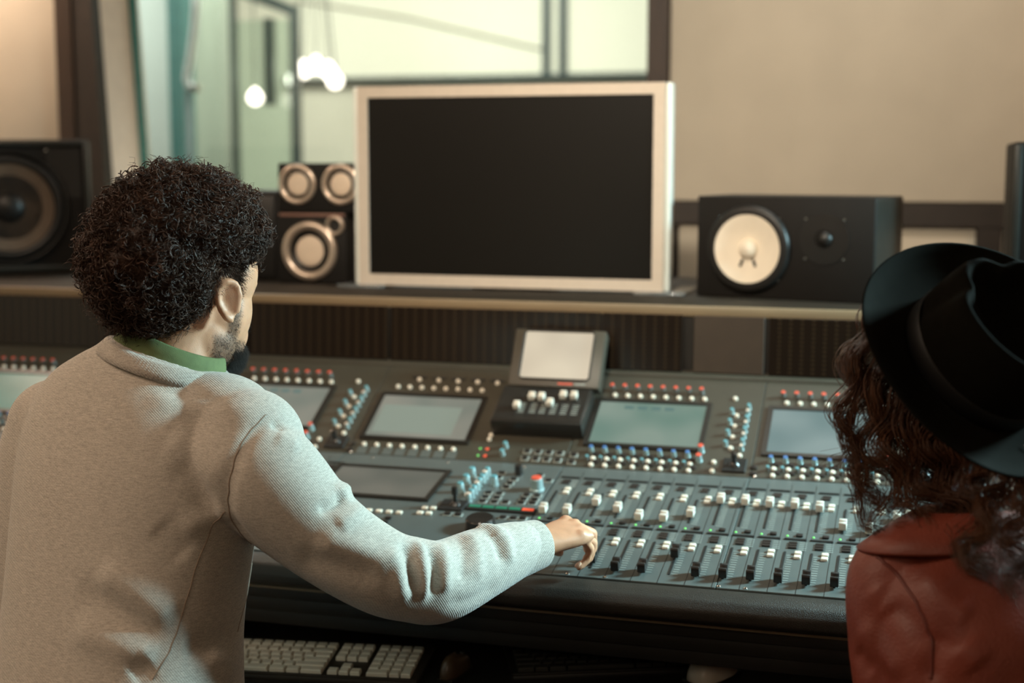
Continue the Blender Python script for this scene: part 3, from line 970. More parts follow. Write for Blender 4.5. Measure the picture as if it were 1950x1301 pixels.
# ================================================================== REMOTE CONTROLLER on the console
rc = root('remote_controller', tuple((MU(-.693, .13))[k][3] for k in range(3)), 'small controller with a lit white screen and six white sliders on the console', 'controller')
put('base', rbox('base', .180, .112, .036, 'bezel', .004), MU(-.699, .133, .0183), rc)
put('base_plate', rbox('base_plate', .172, .100, .0015, 'chassis', .0005, 1), MU(-.699, .133, .0368), rc)
sp0 = np.array([0, 2.637, 1.020])
t3 = radians(58)
SM = T3(-.689, sp0[1], sp0[2]) @ RX(t3)
put('screen_housing', rbox('screen_housing', .184, .124, .028, 'panel_u', .004), SM @ T3(0, .061, -.014), rc)
put('screen_surround', rbox('screen_surround', .142, .104, .002, 'bezel', .008, 3), SM @ T3(.0, .0655, .0008), rc)
put('screen', rbox('screen', .136, .098, .002, 'scr_white', .0035, 2), SM @ T3(.0, .0655, .0016), rc)
put('badge', rbox('badge', .030, .0040, .0006, 'cap_red'), SM @ T3(.024, .0065, .0005), rc)
put('badge', rbox('badge', .022, .0030, .0006, 'print'), SM @ T3(.053, .0065, .0005), rc)
put('hinge', rbox('hinge', .15, .020, .03, 'slot', .004), MU(-.6935, .185, .0205), rc)
CAPR = cap_mesh('slider_cap', 'fcap_white', .0125, .015, .012)
SLR = rbox('slider_slot', .0035, .066, .0012, 'slot')
for k, (x, s) in enumerate(((-.744, .118), (-.721, .147), (-.702, .147), (-.6815, .130), (-.6605, .155), (-.6395, .155))):
    put('slider_slot', SLR, MU(x, .126, .0379), rc)
    put('scale_marks', TICKS, MU(x + .009, .118, .0377), rc)
    put('slider_cap', CAPR, MU(x, s, .0385), rc)

# ================================================================== KEYBOARDS AND MICE on the tray
TRZ = .6222


def keyboard(x, y, yaw, label, mk, mb, w=.452, d=.152, lay=0):
    r = root('computer_keyboard', (x, y, TRZ), label, 'keyboard', rot=yaw)
    B = W[r.name] @ RX(radians(3.5)) @ T3(0, 0, .007)
    put('case', rbox('case', w, d, .012, mb, .004), B @ T3(0, 0, .0), r)
    put('front_rail', rbox('front_rail', w - .004, .007, .004, mb, .001), B @ T3(0, -d / 2 + .0055, .0065), r)
    P = .0189
    cache = {}

    def key(u, v_, uw, vh=1.0):
        kk = (uw, vh)
        if kk not in cache:
            bm = bmesh.new()
            ww, dd = uw * P - .0028, vh * P - .0028
            vs = []
            for z, s_ in ((0, 1.0), (.006, .97), (.0075, .86)):
                sx_, sy_ = ww / 2 * s_, dd / 2 * s_
                if s_ < .9:
                    sx_, sy_ = ww / 2 - .0016, dd / 2 - .0016
                vs.append([bm.verts.new(p) for p in ((-sx_, -sy_, z), (sx_, -sy_, z), (sx_, sy_, z), (-sx_, sy_, z))])
            for a in range(2):
                for i in range(4):
                    j = (i + 1) % 4
                    bm.faces.new((vs[a][i], vs[a][j], vs[a + 1][j], vs[a + 1][i]))
            bm.faces.new(vs[2])
            bm.faces.new(vs[0][::-1])
            cache[kk] = bm_mesh('key', bm, mk)
        xk = -w / 2 + .010 + (u + uw / 2) * P
        yk = -d / 2 + .0185 + (v_ + vh / 2 - .5) * P
        put('key', cache[kk], B @ T3(xk, yk, .0065), r)
    rows = [[1.5, 1.25, 1.5, 6, 1.5, 1.25, 2.0], [2.25] + [1] * 10 + [2.75], [1.75] + [1] * 11 + [2.25], [1.5] + [1] * 12 + [1.5], [1] * 13 + [2], [1] * 15]
    for v_, rw in enumerate(rows):
        u = 0
        for uw in rw:
            key(u, v_ if v_ < 5 else 5.2, uw)
            u += uw
    if lay:
        return r
    for c in range(3):
        for v_ in (3, 4, 5.2):
            key(15.35 + c, v_, 1)
        key(15.35 + c, 0, 1)
    key(16.35, 1, 1)
    for c in range(4):
        for v_ in (1, 2, 3, 4, 5.2):
            if not (c == 3 and v_ == 1):
                key(18.75 + c, v_, 1)
    key(18.75, 0, 2); key(20.75, 0, 1); key(21.75, 0, 1, 2.0)
    return r


k1 = keyboard(-.990, 2.088, radians(8.5), 'ivory full-size keyboard on the tray under the reaching arm', 'key_cap', 'key_base')
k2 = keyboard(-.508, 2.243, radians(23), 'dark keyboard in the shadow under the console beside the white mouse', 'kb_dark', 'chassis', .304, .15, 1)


def mouse(x, y, yaw, m, label, l=.108, w=.058, h=.034):
    r = root('computer_mouse', (x, y, TRZ), label, 'mouse', rot=yaw)
    v, f = [], []
    nu, nv = 20, 28
    for i in range(nu + 1):
        ph = pi / 2 * i / nu
        for j in range(nv):
            a = 2 * pi * j / nv
            e = .8
            cx_ = np.sign(cos(a)) * abs(cos(a)) ** e; sy_ = np.sign(sin(a)) * abs(sin(a)) ** e
            rr = cos(ph) ** .55
            v.append((w / 2 * cx_ * rr, l / 2 * sy_ * rr, .004 + (h - .004) * sin(ph) * (1 - .18 * sy_)))
    for i in range(nu):
        for j in range(nv):
            k_ = (j + 1) % nv
            f.append((i * nv + j, i * nv + k_, (i + 1) * nv + k_, (i + 1) * nv + j))
    f.append(tuple(reversed(range(nv))))
    f.append(tuple(nu * nv + j for j in range(nv)))
    put('shell', mk_mesh('shell', v, f, m, True), W[r.name], r)
    put('sole', rbox('sole', w * .9, l * .9, .004, 'kb_dark', .001), W[r.name] @ T3(0, 0, .002), r)
    put('scroll_ball', lathe('scroll_ball', [(0, 0), (.004, .0), (.0035, .002), (0, .003)], 12, 'kb_dark'), W[r.name] @ T3(0, l * .27, h * .86), r)


mouse(-.312, 2.225, radians(-25), 'mouse_white', 'white mouse beside the dark keyboard under the console')
mouse(-.715, 2.118, radians(-10), 'mouse_dark', 'small dark brown mouse at the right end of the ivory keyboard', .085, .030, .034)

# ================================================================== PEOPLE
M['skin'] = mat('warm_skin', srgb(206, 150, 116), 0.5, var=0.07, scale=60, bump=0.12, bscale=700, sss=0.12)
M['skin_f'] = mat('skin', srgb(190, 145, 118), 0.5, var=0.06, scale=60, sss=0.1)
M['hair_m'] = mat('dark_brown_curls', srgb(62, 40, 28), 0.48, var=0.35, scale=30, spec=0.4)
M['hair_f'] = mat('chestnut_waves', srgb(92, 58, 38), 0.45, var=0.3, scale=25, spec=0.4)
M['beard'] = mat('dark_beard', srgb(38, 30, 25), 0.55, var=0.2)
M['nail'] = mat('fingernail', srgb(222, 178, 150), 0.3, var=0.03)
M['eye'] = mat('eye_white', srgb(225, 220, 212), 0.2, var=0.02)
M['denim'] = mat('dark_denim', srgb(48, 54, 66), 0.8, var=0.15, bump=0.2, bscale=900)
M['shoe'] = mat('dark_shoe', srgb(40, 36, 34), 0.5, var=0.1)
M['collar'] = mat('olive_green_cotton', srgb(98, 110, 68), 0.85, var=0.10, scale=80, bump=0.25, bscale=1200)
M['stitch'] = mat('collar_stitch', srgb(60, 78, 50), 0.85, var=0.1)
M['jacket'] = mat('brick_red_leather', srgb(122, 54, 38), 0.5, var=0.16, scale=14, bump=0.35, bscale=260, rvar=0.08)
M['seam_red'] = mat('dark_red_seam', srgb(104, 42, 30), 0.5, var=0.1)
M['hat'] = mat('black_wool_felt', srgb(19, 17, 12.5), 0.95, var=0.10, scale=90, spec=0.02, sheen=0.015, bump=0.15, bscale=900)
M['hat_band'] = mat('black_ribbon', srgb(26, 25, 24), 0.5, var=0.1)
M['seat'] = mat('black_vinyl', srgb(34, 32, 30), 0.45, var=0.1)


def sweater_mat(name, base, rib=False):
    m = mat(name, base, 0.92, var=0.10, scale=26, sheen=0.25)
    nt = m.node_tree
    N, L = nt.nodes, nt.links
    b = N['Principled BSDF']
    tc = N.new('ShaderNodeTexCoord')
    mp = N.new('ShaderNodeMapping')
    mp.inputs['Scale'].default_value = (110, 110, 850)
    mp.inputs['Rotation'].default_value = (0.0, 0.12, 0.0)
    L.new(tc.outputs['Object'], mp.inputs['Vector'])
    st = N.new('ShaderNodeTexNoise'); st.inputs['Scale'].default_value = 1.0; st.inputs['Detail'].default_value = 5
    L.new(mp.outputs[0], st.inputs['Vector'])
    fine = N.new('ShaderNodeTexNoise'); fine.inputs['Scale'].default_value = 750; fine.inputs['Detail'].default_value = 2
    L.new(tc.outputs['Object'], fine.inputs['Vector'])
    ad = N.new('ShaderNodeMath'); ad.operation = 'ADD'
    L.new(st.outputs['Fac'], ad.inputs[0]); L.new(fine.outputs['Fac'], ad.inputs[1])
    rp = N.new('ShaderNodeValToRGB')
    rp.color_ramp.elements[0].position = 0.72
    rp.color_ramp.elements[1].position = 1.25
    rp.color_ramp.elements[0].position = 0.36; rp.color_ramp.elements[1].position = 0.64
    rp.color_ramp.elements[0].color = tuple(c * 0.66 for c in base) + (1,)
    rp.color_ramp.elements[1].color = tuple(min(1, c * 1.22) for c in base) + (1,)
    hv = N.new('ShaderNodeMath'); hv.operation = 'MULTIPLY'; hv.inputs[1].default_value = 0.5
    L.new(ad.outputs[0], hv.inputs[0])
    L.new(hv.outputs[0], rp.inputs['Fac'])
    L.new(rp.outputs['Color'], b.inputs['Base Color'])
    # twill weave relief
    wv = N.new('ShaderNodeTexWave'); wv.inputs['Scale'].default_value = 130; wv.inputs['Distortion'].default_value = 1.2
    wv.bands_direction = 'DIAGONAL'
    L.new(tc.outputs['Object'], wv.inputs['Vector'])
    bp = N.new('ShaderNodeBump'); bp.inputs['Strength'].default_value = 0.25; bp.inputs['Distance'].default_value = 0.0012
    a2 = N.new('ShaderNodeMath'); a2.operation = 'ADD'
    L.new(wv.outputs['Fac'], a2.inputs[0]); L.new(fine.outputs['Fac'], a2.inputs[1])
    L.new(a2.outputs[0], bp.inputs['Height'])
    L.new(bp.outputs[0], b.inputs['Normal'])
    return m


M['sweater'] = sweater_mat('grey_heather_jersey', srgb(182, 172, 160))
M['sweater_rib'] = sweater_mat('grey_heather_rib', srgb(174, 164, 152))
M['seam'] = mat('sweater_seam', srgb(134, 116, 100), 0.9, var=0.08)


def nrm(v):
    v = np.asarray(v, float)
    return v / np.linalg.norm(v)


def loft(cs, As, Bs, ra, rb, n=56, ex=2.0):
    """closed tube through elliptical rings: centres, two axes and two radii per ring"""
    cs = np.asarray(cs, float); k = len(cs)
    ang = np.arange(n) * 2 * pi / n
    exv = np.broadcast_to(ex, (k,))
    V = []
    for i in range(k):
        ca = np.sign(np.cos(ang)) * np.abs(np.cos(ang)) ** (2 / exv[i])
        sa = np.sign(np.sin(ang)) * np.abs(np.sin(ang)) ** (2 / exv[i])
        V.append(cs[i] + ra[i] * ca[:, None] * As[i] + rb[i] * sa[:, None] * Bs[i])
    V = np.concatenate(V + [cs[:1], cs[-1:]])
    F = []
    for i in range(k - 1):
        for j in range(n):
            q = (j + 1) % n
            F.append((i * n + j, i * n + q, (i + 1) * n + q, (i + 1) * n + j))
    for j in range(n):
        q = (j + 1) % n
        F.append((k * n, q, j))
        F.append((k * n + 1, (k - 1) * n + j, (k - 1) * n + q))
    return V, F


def resample(P, R, m):
    """smooth (Catmull-Rom) resampling of a polyline with attributes"""
    P = np.asarray(P, float); R = np.asarray(R, float)
    if R.ndim == 1: R = R[:, None]
    D = np.concatenate([P, R], axis=1)
    k = len(D)
    E_ = np.concatenate([[2 * D[0] - D[1]], D, [2 * D[-1] - D[-2]]])
    out = []
    for t in np.linspace(0, k - 1 - 1e-9, m):
        i = int(t); u = t - i
        p0, p1, p2, p3 = E_[i], E_[i + 1], E_[i + 2], E_[i + 3]
        out.append(0.5 * ((2 * p1) + (-p0 + p2) * u + (2 * p0 - 5 * p1 + 4 * p2 - p3) * u * u + (-p0 + 3 * p1 - 3 * p2 + p3) * u ** 3))
    out = np.array(out)
    return out[:, :3], np.maximum(out[:, 3:], .001)


def limb(P, R, m=40, n=28, up=(0, 0, 1.0)):
    C, Q = resample(P, R, m)
    T = np.gradient(C, axis=0); T /= np.linalg.norm(T, axis=1)[:, None]
    A = np.cross(T[0], np.asarray(up, float)); A = nrm(A)
    As, Bs = [], []
    for i in range(m):
        A = nrm(A - T[i] * (A @ T[i]))
        As.append(A); Bs.append(np.cross(T[i], A))
    return loft(C, As, Bs, Q[:, 0], Q[:, -1], n)


def ellip(c, r, Rm=np.eye(3), n=24):
    v, f = [], []
    for i in range(n + 1):
        th = pi * i / n
        for j in range(n):
            a = 2 * pi * j / n
            v.append((max(sin(th), 1e-3) * cos(a) * r[0], max(sin(th), 1e-3) * sin(a) * r[1], cos(th) * r[2]))
    for i in range(n):
        for j in range(n):
            q = (j + 1) % n
            f.append((i * n + j, (i + 1) * n + j, (i + 1) * n + q, i * n + q))
    f.append(tuple(range(n))); f.append(tuple(reversed([n * n + j for j in range(n)])))
    return np.asarray(v) @ np.asarray(Rm).T + np.asarray(c), f


def fuse(name, parts, voxel, iters=4, post=None):
    """join overlapping closed shapes into one continuous skin"""
    V, F, o = [], [], 0
    for v, f in parts:
        V.append(np.asarray(v)); F += [tuple(i + o for i in q) for q in f]; o += len(v)
    V = np.concatenate(V)
    me = mk_mesh('tmp', V, F)
    bm = bmesh.new(); bm.from_mesh(me)
    bmesh.ops.recalc_face_normals(bm, faces=bm.faces)
    bm.to_mesh(me); bm.free()
    ob = bpy.data.objects.new('tmp', me)
    COL.objects.link(ob)
    md = ob.modifiers.new('r', 'REMESH'); md.mode = 'VOXEL'; md.voxel_size = voxel; md.adaptivity = 0
    if iters:
        sm = ob.modifiers.new('s', 'SMOOTH'); sm.factor = 0.5; sm.iterations = iters
    bpy.context.view_layer.update()
    dg = bpy.context.evaluated_depsgraph_get()
    out = bpy.data.meshes.new_from_object(ob.evaluated_get(dg))
    bpy.data.objects.remove(ob, do_unlink=True)
    bpy.data.meshes.remove(me)
    out.name = name
    out.materials.clear()
    out.shade_smooth()
    return out


def get_vn(me):
    n = len(me.vertices)
    V = np.empty(n * 3); me.vertices.foreach_get('co', V)
    Nn = np.empty(n * 3); me.vertices.foreach_get('normal', Nn)
    return V.reshape(-1, 3), Nn.reshape(-1, 3)


def set_v(me, V):
    me.vertices.foreach_set('co', V.ravel())
    me.update()


def surf_at(V, px, py, rad=7.0):
    """point of a surface on the line of sight through a pixel (nearest visible vertex)"""
    x, y, Z = proj(V)
    d = np.hypot(x - px, y - py)
    k = np.where(d < rad)[0]
    if len(k) == 0:
        return V[np.argmin(d)]
    zmin = Z[k].min()
    k = k[Z[k] < zmin + .03]
    return V[k[np.argmin(d[k])]]


def folds(me, lst):
    """raise or sink cloth along polylines given on the visible surface"""
    V, Nn = get_vn(me)
    D = np.zeros(len(V))
    for pts, w, amp in lst:
        P = np.array([surf_at(V, *p) for p in pts])
        P, _ = resample(P, np.ones(len(P)), 6 * len(P))
        best = np.full(len(V), 1e9); par = np.zeros(len(V))
        bb = (V > P.min(0) - 4 * w).all(1) & (V < P.max(0) + 4 * w).all(1)
        idx = np.where(bb)[0]
        for i in range(len(P) - 1):
            a, b = P[i], P[i + 1]
            ab = b - a
            t = np.clip(((V[idx] - a) @ ab) / (ab @ ab + 1e-12), 0, 1)
            d = np.linalg.norm(V[idx] - a - t[:, None] * ab, axis=1)
            up_ = d < best[idx]
            best[idx[up_]] = d[up_]
            par[idx[up_]] = (i + t[up_]) / (len(P) - 1)
        tap = np.clip(np.minimum(par, 1 - par) * 5 + .15, 0, 1)
        D += amp * np.exp(-(best / w) ** 2) * tap
    set_v(me, V + Nn * D[:, None])


def seam(name, me, px, r, m, parent, mw=None, lift=0.0):
    V, Nn = get_vn(me)
    P = np.array([surf_at(V, *p) for p in px])
    P, _ = resample(P, np.ones(len(P)), 10 * len(P))
    # settle every sample on the nearest vertex, then smooth
    Q = np.array([V[np.argmin(((V - p) ** 2).sum(1))] for p in P])
    for _ in range(3):
        Q[1:-1] = (Q[:-2] + 2 * Q[1:-1] + Q[2:]) / 4
    Q = Q + lift * (CO - Q) / np.linalg.norm(CO - Q, axis=1)[:, None]
    v, f = tube_np(Q, r, 6)
    return put(name, mk_mesh(name, v, f, m, True), mw, parent)


def frame_from(face_deg, pitch=0.0, roll=0.0):
    """columns right, facing, up for someone facing face_deg to the right of the camera's horizontal heading"""
    Fh = np.array([-sin(YAW), cos(YAW), 0]); a = radians(face_deg)
    f = cos(a) * Fh + sin(a) * CR
    r = cos(a) * CR - sin(a) * Fh
    B = np.stack([r, f, [0, 0, 1.0]], axis=1)
    cp, sp = cos(radians(pitch)), sin(radians(pitch))
    P = np.array([[1, 0, 0], [0, cp, -sp], [0, sp, cp]])
    cr, sr = cos(radians(roll)), sin(radians(roll))
    Q = np.array([[cr, 0, sr], [0, 1, 0], [-sr, 0, cr]])
    return B @ P @ Q


def head_parts(c, B, s=1.0, female=False):
    """overlapping volumes of a head around c (between the ears); B columns right/facing/up"""
    def e(p, r, rot=None):
        R_ = B if rot is None else B @ rot
        return ellip(c + B @ (np.array(p) * s), np.array(r) * s, R_)
    P = [e((0, -.016, .040), (.077, .097, .092)),            # cranium
         e((0, .030, .030), (.068, .066, .072)),             # forehead
         e((0, .030, -.025), (.066, .062, .075)),            # mid face
         e((0, .036, -.078), (.054, .052, .040)),            # jaw
         e((0, .074, -.098), (.024, .020, .018)),            # chin
         e((0, .072, -.060), (.036, .020, .030)),            # mouth block
         e((0, .091, -.056), (.018, .005, .0045)), e((0, .090, -.067), (.017, .005, .005)),   # lips
         e((0, .086, -.026), (.0085, .013, .026)),           # nose bridge
         e((0, .095, -.038), (.0115, .010, .010)),           # nose tip
         e((.010, .089, -.041), (.008, .008, .007)), e((-.010, .089, -.041), (.008, .008, .007)),
         e((.040, .056, -.026), (.018, .018, .024)), e((-.040, .056, -.026), (.018, .018, .024)),   # cheekbones
         e((.024, .079, .020), (.019, .009, .008)), e((-.024, .079, .020), (.019, .009, .008)),     # brows
         e((.045, .014, -.064), (.018, .038, .040)), e((-.045, .014, -.064), (.018, .038, .040))]   # jaw angles
    for sd in (1, -1):
        # ear: a C-shaped rim, a lobe and a thin shell, angled off the skull
        a = radians(38) * sd
        rot = np.array([[cos(a), sin(a), 0], [-sin(a), cos(a), 0], [0, 0, 1]])
        ec = np.array([.079 * sd, .010, -.004])
        pts = [(0, .010, -.020), (0, .012, .010), (0, .004, .030), (0, -.012, .033), (0, -.022, .022), (0, -.023, .004), (0, -.016, -.014), (0, -.006, -.026), (0, .004, -.030)]
        off = np.array([(0.010 * sd if q[1] < 0 else .003 * sd, 0, 0) for q in pts])
        W_ = [c + B @ ((ec + rot @ (np.array(q) * .86 + o_)) * s) for q, o_ in zip(pts, off)]
        P.append(limb(W_, [.0042 * s, .0045 * s, .0048 * s, .0050 * s, .0050 * s, .0048 * s, .0046 * s, .0060 * s, .0058 * s], 40, 10, up=(0.3, .2, 1)))
        P.append(ellip(c + B @ ((ec + rot @ np.array([.003 * sd, -.005, .002])) * s), np.array((.0040, .0185, .027)) * s, B @ rot))
    return P


def hand_parts(wr, d, n, spec, thumb, s=1.0, side=1):
    """palm plus five fingers. wr wrist, d pointing direction, n back-of-hand normal; side=+1 right hand"""
    d = nrm(d); n = nrm(n - d * (n @ d)); t = np.cross(n, d) * side      # t: thumb side
    P = []
    pts = [wr - d * .05, wr - d * .01, wr + d * .03, wr + d * .065, wr + d * .090]
    C, Q = resample(pts, np.array([[.028, .021], [.027, .0195], [.034, .0175], [.041, .0160], [.039, .0115]]) * s, 22)
    P.append(loft(C, [t] * 22, [np.cross(d, t)] * 22, Q[:, 0], Q[:, 1], 28, 2.5))
    mc = [(.090, .029), (.094, .0095), (.088, -.0105), (.078, -.0285)]
    ln = [(.043, .026, .021), (.047, .029, .022), (.043, .027, .021), (.034, .021, .019)]
    rr = [(.0104, .0092, .0082, .0070), (.0106, .0094, .0083, .0070), (.0100, .0089, .0079, .0067), (.0090, .0080, .0071, .0060)]
    tips = []
    for k in range(4):
        p = wr + d * mc[k][0] * s + t * mc[k][1] * s + n * .002
        spread = spec[k][3]
        dd = nrm(d + t * spread)
        P.append(ellip(p + n * .003, (.0115 * s, .0115 * s, .0105 * s)))   # knuckle
        chain = [p - dd * .025, p]
        rad = [rr[k][0] * .9, rr[k][0]]
        for q in range(3):
            a = radians(spec[k][q])
            dirn = dd * cos(a) - n * sin(a)
            p = p + dirn * ln[k][q] * s
            chain.append(p); rad.append(rr[k][q + 1])
        tips.append(chain)
        # straight bones with slight joint swell
        for q in range(1, len(chain)):
            a_, b_ = chain[q - 1], chain[q]
            mid = (a_ + b_) / 2
            P.append(limb([a_, a_ * .7 + b_ * .3, mid, a_ * .25 + b_ * .75, b_], np.array([rad[q - 1], rad[q - 1] * .93, (rad[q - 1] + rad[q]) / 2 * .93, rad[q], rad[q]]) * s, 12, 14, up=t))
            P.append(ellip(b_, (rad[q] * s,) * 3, n=12))
    # thumb
    p = wr + d * .022 * s + t * .024 * s - n * .008
    chain = [p - d * .01, p]
    rad = [.013, .0135]
    for (df, tf, nf, l_), r_ in zip(thumb, (.0115, .0100, .0082)):
        p = p + nrm(d * df + t * tf + n * nf) * l_ * s
        chain.append(p); rad.append(r_)
    for q in range(1, len(chain)):
        a_, b_ = chain[q - 1], chain[q]
        P.append(limb([a_, (a_ + b_) / 2, b_], np.array([rad[q - 1], (rad[q - 1] + rad[q]) / 2 * .95, rad[q]]) * s, 10, 14, up=n))
        P.append(ellip(b_, (rad[q] * s,) * 3, n=12))
    tips.append(chain)
    return P, tips, (d, n, t)


def strands(paths, rad, taper=True, n=3):
    """paths: array (S, K, 3) -> one mesh of thin three-sided hairs"""
    S, K, _ = paths.shape
    T = np.gradient(paths, axis=1)
    T /= np.linalg.norm(T, axis=2, keepdims=True) + 1e-9
    ref = np.broadcast_to(np.array([.31, .52, .79]), T.shape)
    A = np.cross(T, ref); A /= np.linalg.norm(A, axis=2, keepdims=True) + 1e-9
    Bv = np.cross(T, A)
    rr = np.broadcast_to(np.asarray(rad, float).reshape(-1, 1), (S, K)).copy()
    if taper:
        rr = rr * np.linspace(1.0, .35, K)[None]
    V = np.empty((S, K, n, 3))
    for j in range(n):
        a = 2 * pi * j / n
        V[:, :, j] = paths + rr[..., None] * (cos(a) * A + sin(a) * Bv)
    idx = np.arange(S * K * n).reshape(S, K, n)
    Fq = []
    for j in range(n):
        q = (j + 1) % n
        Fq.append(np.stack([idx[:, :-1, j], idx[:, :-1, q], idx[:, 1:, q], idx[:, 1:, j]], axis=-1).reshape(-1, 4))
    return V.reshape(-1, 3), np.concatenate(Fq)


def quad_mesh(name, V, F, m, smooth=True):
    me = bpy.data.meshes.new(name)
    me.vertices.add(len(V)); me.vertices.foreach_set('co', V.astype(np.float32).ravel())
    me.loops.add(F.size); me.loops.foreach_set('vertex_index', F.astype(np.int32).ravel())
    me.polygons.add(len(F)); me.polygons.foreach_set('loop_start', np.arange(0, F.size, 4, dtype=np.int32))
    me.update(calc_edges=True)
    me.materials.append(M[m])
    if smooth: me.shade_smooth()
    return me


def stool(loc, label, top):
    r = root('swivel_stool', loc, label, 'stool', 'swivel stools at the console')
    Tm = T3(loc[0], loc[1], 0)
    put('seat', lathe('seat', [(0, top - .07), (.17, top - .07), (.19, top - .05), (.19, top - .02), (.16, top), (0, top)], 32, 'seat'), Tm, r)
    put('column', lathe('column', [(0, .08), (.025, .08), (.025, top - .07), (0, top - .07)], 16, 'chrome'), Tm, r)
    for k in range(5):
        a = 2 * pi * k / 5 + .3
        v, f = tube_np([(0, 0, .085), (.15 * cos(a), .15 * sin(a), .075), (.26 * cos(a), .26 * sin(a), .058)], [.018, .016, .013], 8)
        lg = put('leg', mk_mesh('leg', v, f, 'chassis', True), Tm, r)
        put('caster', lathe('caster', [(0, -.009), (.024, -.009), (.027, 0), (.024, .009), (0, .009)], 16, 'slot'), Tm @ T3(.26 * cos(a), .26 * sin(a), .027) @ RZ(a) @ RX(pi / 2), lg)
    return r

# ------------------------------------------------------------------ the man at the console
UPV = np.array([0, 0, 1.0])
man = root('person', tuple(at(225, 1450, 1.97)[:2]) + (0,), 'man with dark curly hair in a grey sweatshirt reaching for a fader', 'person')
TB = frame_from(27)


def ring_axes(tilt, lean, B):
    r, f, u = B[:, 0], B[:, 1], B[:, 2]
    t, l = radians(tilt), radians(lean)
    u2 = u * cos(l) + f * sin(l); f2 = f * cos(l) - u * sin(l)
    r2 = r * cos(t) - u2 * sin(t)
    return r2, f2


def torso(secs, B, m=60, n=72, grow=0.0, ex=2.35):
    P = [at(*s[0]) for s in secs]
    R_ = np.array([[s[1] + grow, s[2] + grow, s[3], s[4]] for s in secs])
    D = np.concatenate([R_[:, :2], R_[:, 2:] + 50], axis=1)
    C, Q = resample(P, D, m)
    Q[:, 2:] -= 50
    As, Bs = zip(*[ring_axes(q[2], q[3], B) for q in Q])
    return loft(C, As, Bs, Q[:, 0], Q[:, 1], n, ex)


man_secs = [((228, 1470, 1.96), .178, .140, 0, 0), ((226, 1380, 1.975), .182, .140, 0, 2), ((228, 1270, 1.99), .180, .134, 1, 4), ((236, 1150, 2.01), .178, .130, 3, 7), ((250, 1020, 2.03), .184, .130, 6, 9),
            ((262, 920, 2.045), .188, .130, 9, 11), ((274, 840, 2.055), .186, .122, 11, 13), ((287, 775, 2.06), .165, .108, 13, 13), ((298, 728, 2.065), .128, .092, 14, 13),
            ((308, 695, 2.065), .098, .082, 14, 12), ((314, 672, 2.065), .084, .076, 14, 12)]
SH_R = at(487, 900, 1.965); EL_R = at(785, 1104, 1.985); WR_R = at(1012, 1040, 2.125)
sl_path = [at(400, 860, 2.03), SH_R, at(612, 1015, 1.955), at(720, 1085, 1.96), EL_R, at(838, 1108, 2.01), at(915, 1074, 2.06), at(975, 1050, 2.10), at(1008, 1040, 2.123)]
sl_rad = [[.070, .070], [.081, .084], [.066, .066], [.060, .060], [.0585, .060], [.057, .060], [.0515, .053], [.043, .045], [.036, .038]]
la_path = [at(190, 790, 2.10), at(108, 838, 2.12), at(76, 980, 2.12), at(62, 1140, 2.13), np.array([-1.30, 1.79, .765]), np.array([-1.20, 1.915, .690])]
la_rad = [[.070] * 2, [.076] * 2, [.066] * 2, [.060] * 2, [.052] * 2, [.037] * 2]
trap = [ellip(at(205, 745, 2.085), (.085, .065, .05), TB), ellip(at(410, 778, 2.02), (.090, .068, .052), TB), ellip(at(475, 845, 1.985), (.078, .078, .078), TB), ellip(at(112, 810, 2.115), (.074, .074, .070), TB)]

sw = fuse('sweatshirt', [torso(man_secs, TB), limb(sl_path, sl_rad, 70, 40), limb(la_path, la_rad, 50, 32)] + trap, .0052, 5)
folds(sw, [
    ([(508, 792), (462, 850), (436, 925), (440, 985), (492, 1040)], .010, -.0045),
    ([(318, 832), (375, 870), (425, 915)], .024, .006), ([(330, 880), (380, 930), (420, 985)], .018, -.004),
    ([(189, 1085), (260, 1130), (335, 1185)], .022, .009), ([(150, 1120), (240, 1170), (310, 1220)], .020, -.006),
    ([(135, 1193), (220, 1225), (305, 1250)], .020, .008), ([(290, 1262), (250, 1290)], .018, -.006),
    ([(270, 762), (370, 775), (480, 790)], .016, .004), ([(285, 735), (360, 752), (430, 770)], .010, -.0025),
    ([(340, 1010), (395, 985), (430, 970)], .016, .005), ([(300, 1000), (360, 1060)], .02, -.004),
    ([(400, 1240), (425, 1265), (440, 1290)], .018, .007), ([(350, 1240), (400, 1230), (445, 1215)], .016, -.006),
    # sleeve
    ([(515, 805), (540, 822)], .007, -.005), ([(525, 830), (570, 850)], .016, .004),
    ([(655, 945), (635, 962), (605, 975)], .0065, -.008), ([(660, 930), (645, 945)], .012, .008), ([(690, 965), (665, 985), (640, 1000)], .012, .006),
    ([(560, 1060), (640, 1075), (730, 1100)], .020, -.005), ([(600, 1030), (680, 1050), (750, 1080)], .018, .006),
    ([(770, 1035), (782, 1080), (790, 1130)], .010, -.009), ([(792, 1030), (806, 1080), (808, 1140)], .009, .009),
    ([(815, 1040), (826, 1085), (822, 1135)], .008, -.008), ([(838, 1035), (848, 1080), (842, 1130)], .010, .007),
    ([(745, 1040), (760, 1090), (775, 1150)], .012, .006), ([(868, 1022), (880, 1065), (878, 1110)], .009, -.005),
    ([(895, 1015), (910, 1055), (908, 1110)], .010, .004), ([(925, 1012), (945, 1035), (955, 1070)], .008, -.006), ([(905, 1002), (935, 1008), (950, 1030)], .010, .006),
    ([(945, 1005), (965, 1035), (972, 1075)], .009, .005), ([(850, 1150), (900, 1140), (950, 1110)], .010, -.003),
])
sw.materials.append(M['sweater'])
swo = put('sweatshirt', sw, None, man, label='grey heather sweatshirt with ribbed neckline')
seam('armhole_seam', sw, [(506, 790), (462, 850), (436, 925), (440, 985), (480, 1036)], .0010, 'seam', swo)
seam('side_seam', sw, [(432, 975), (400, 1015), (377, 1069), (345, 1182), (323, 1241), (290, 1296)], .0009, 'seam', swo)
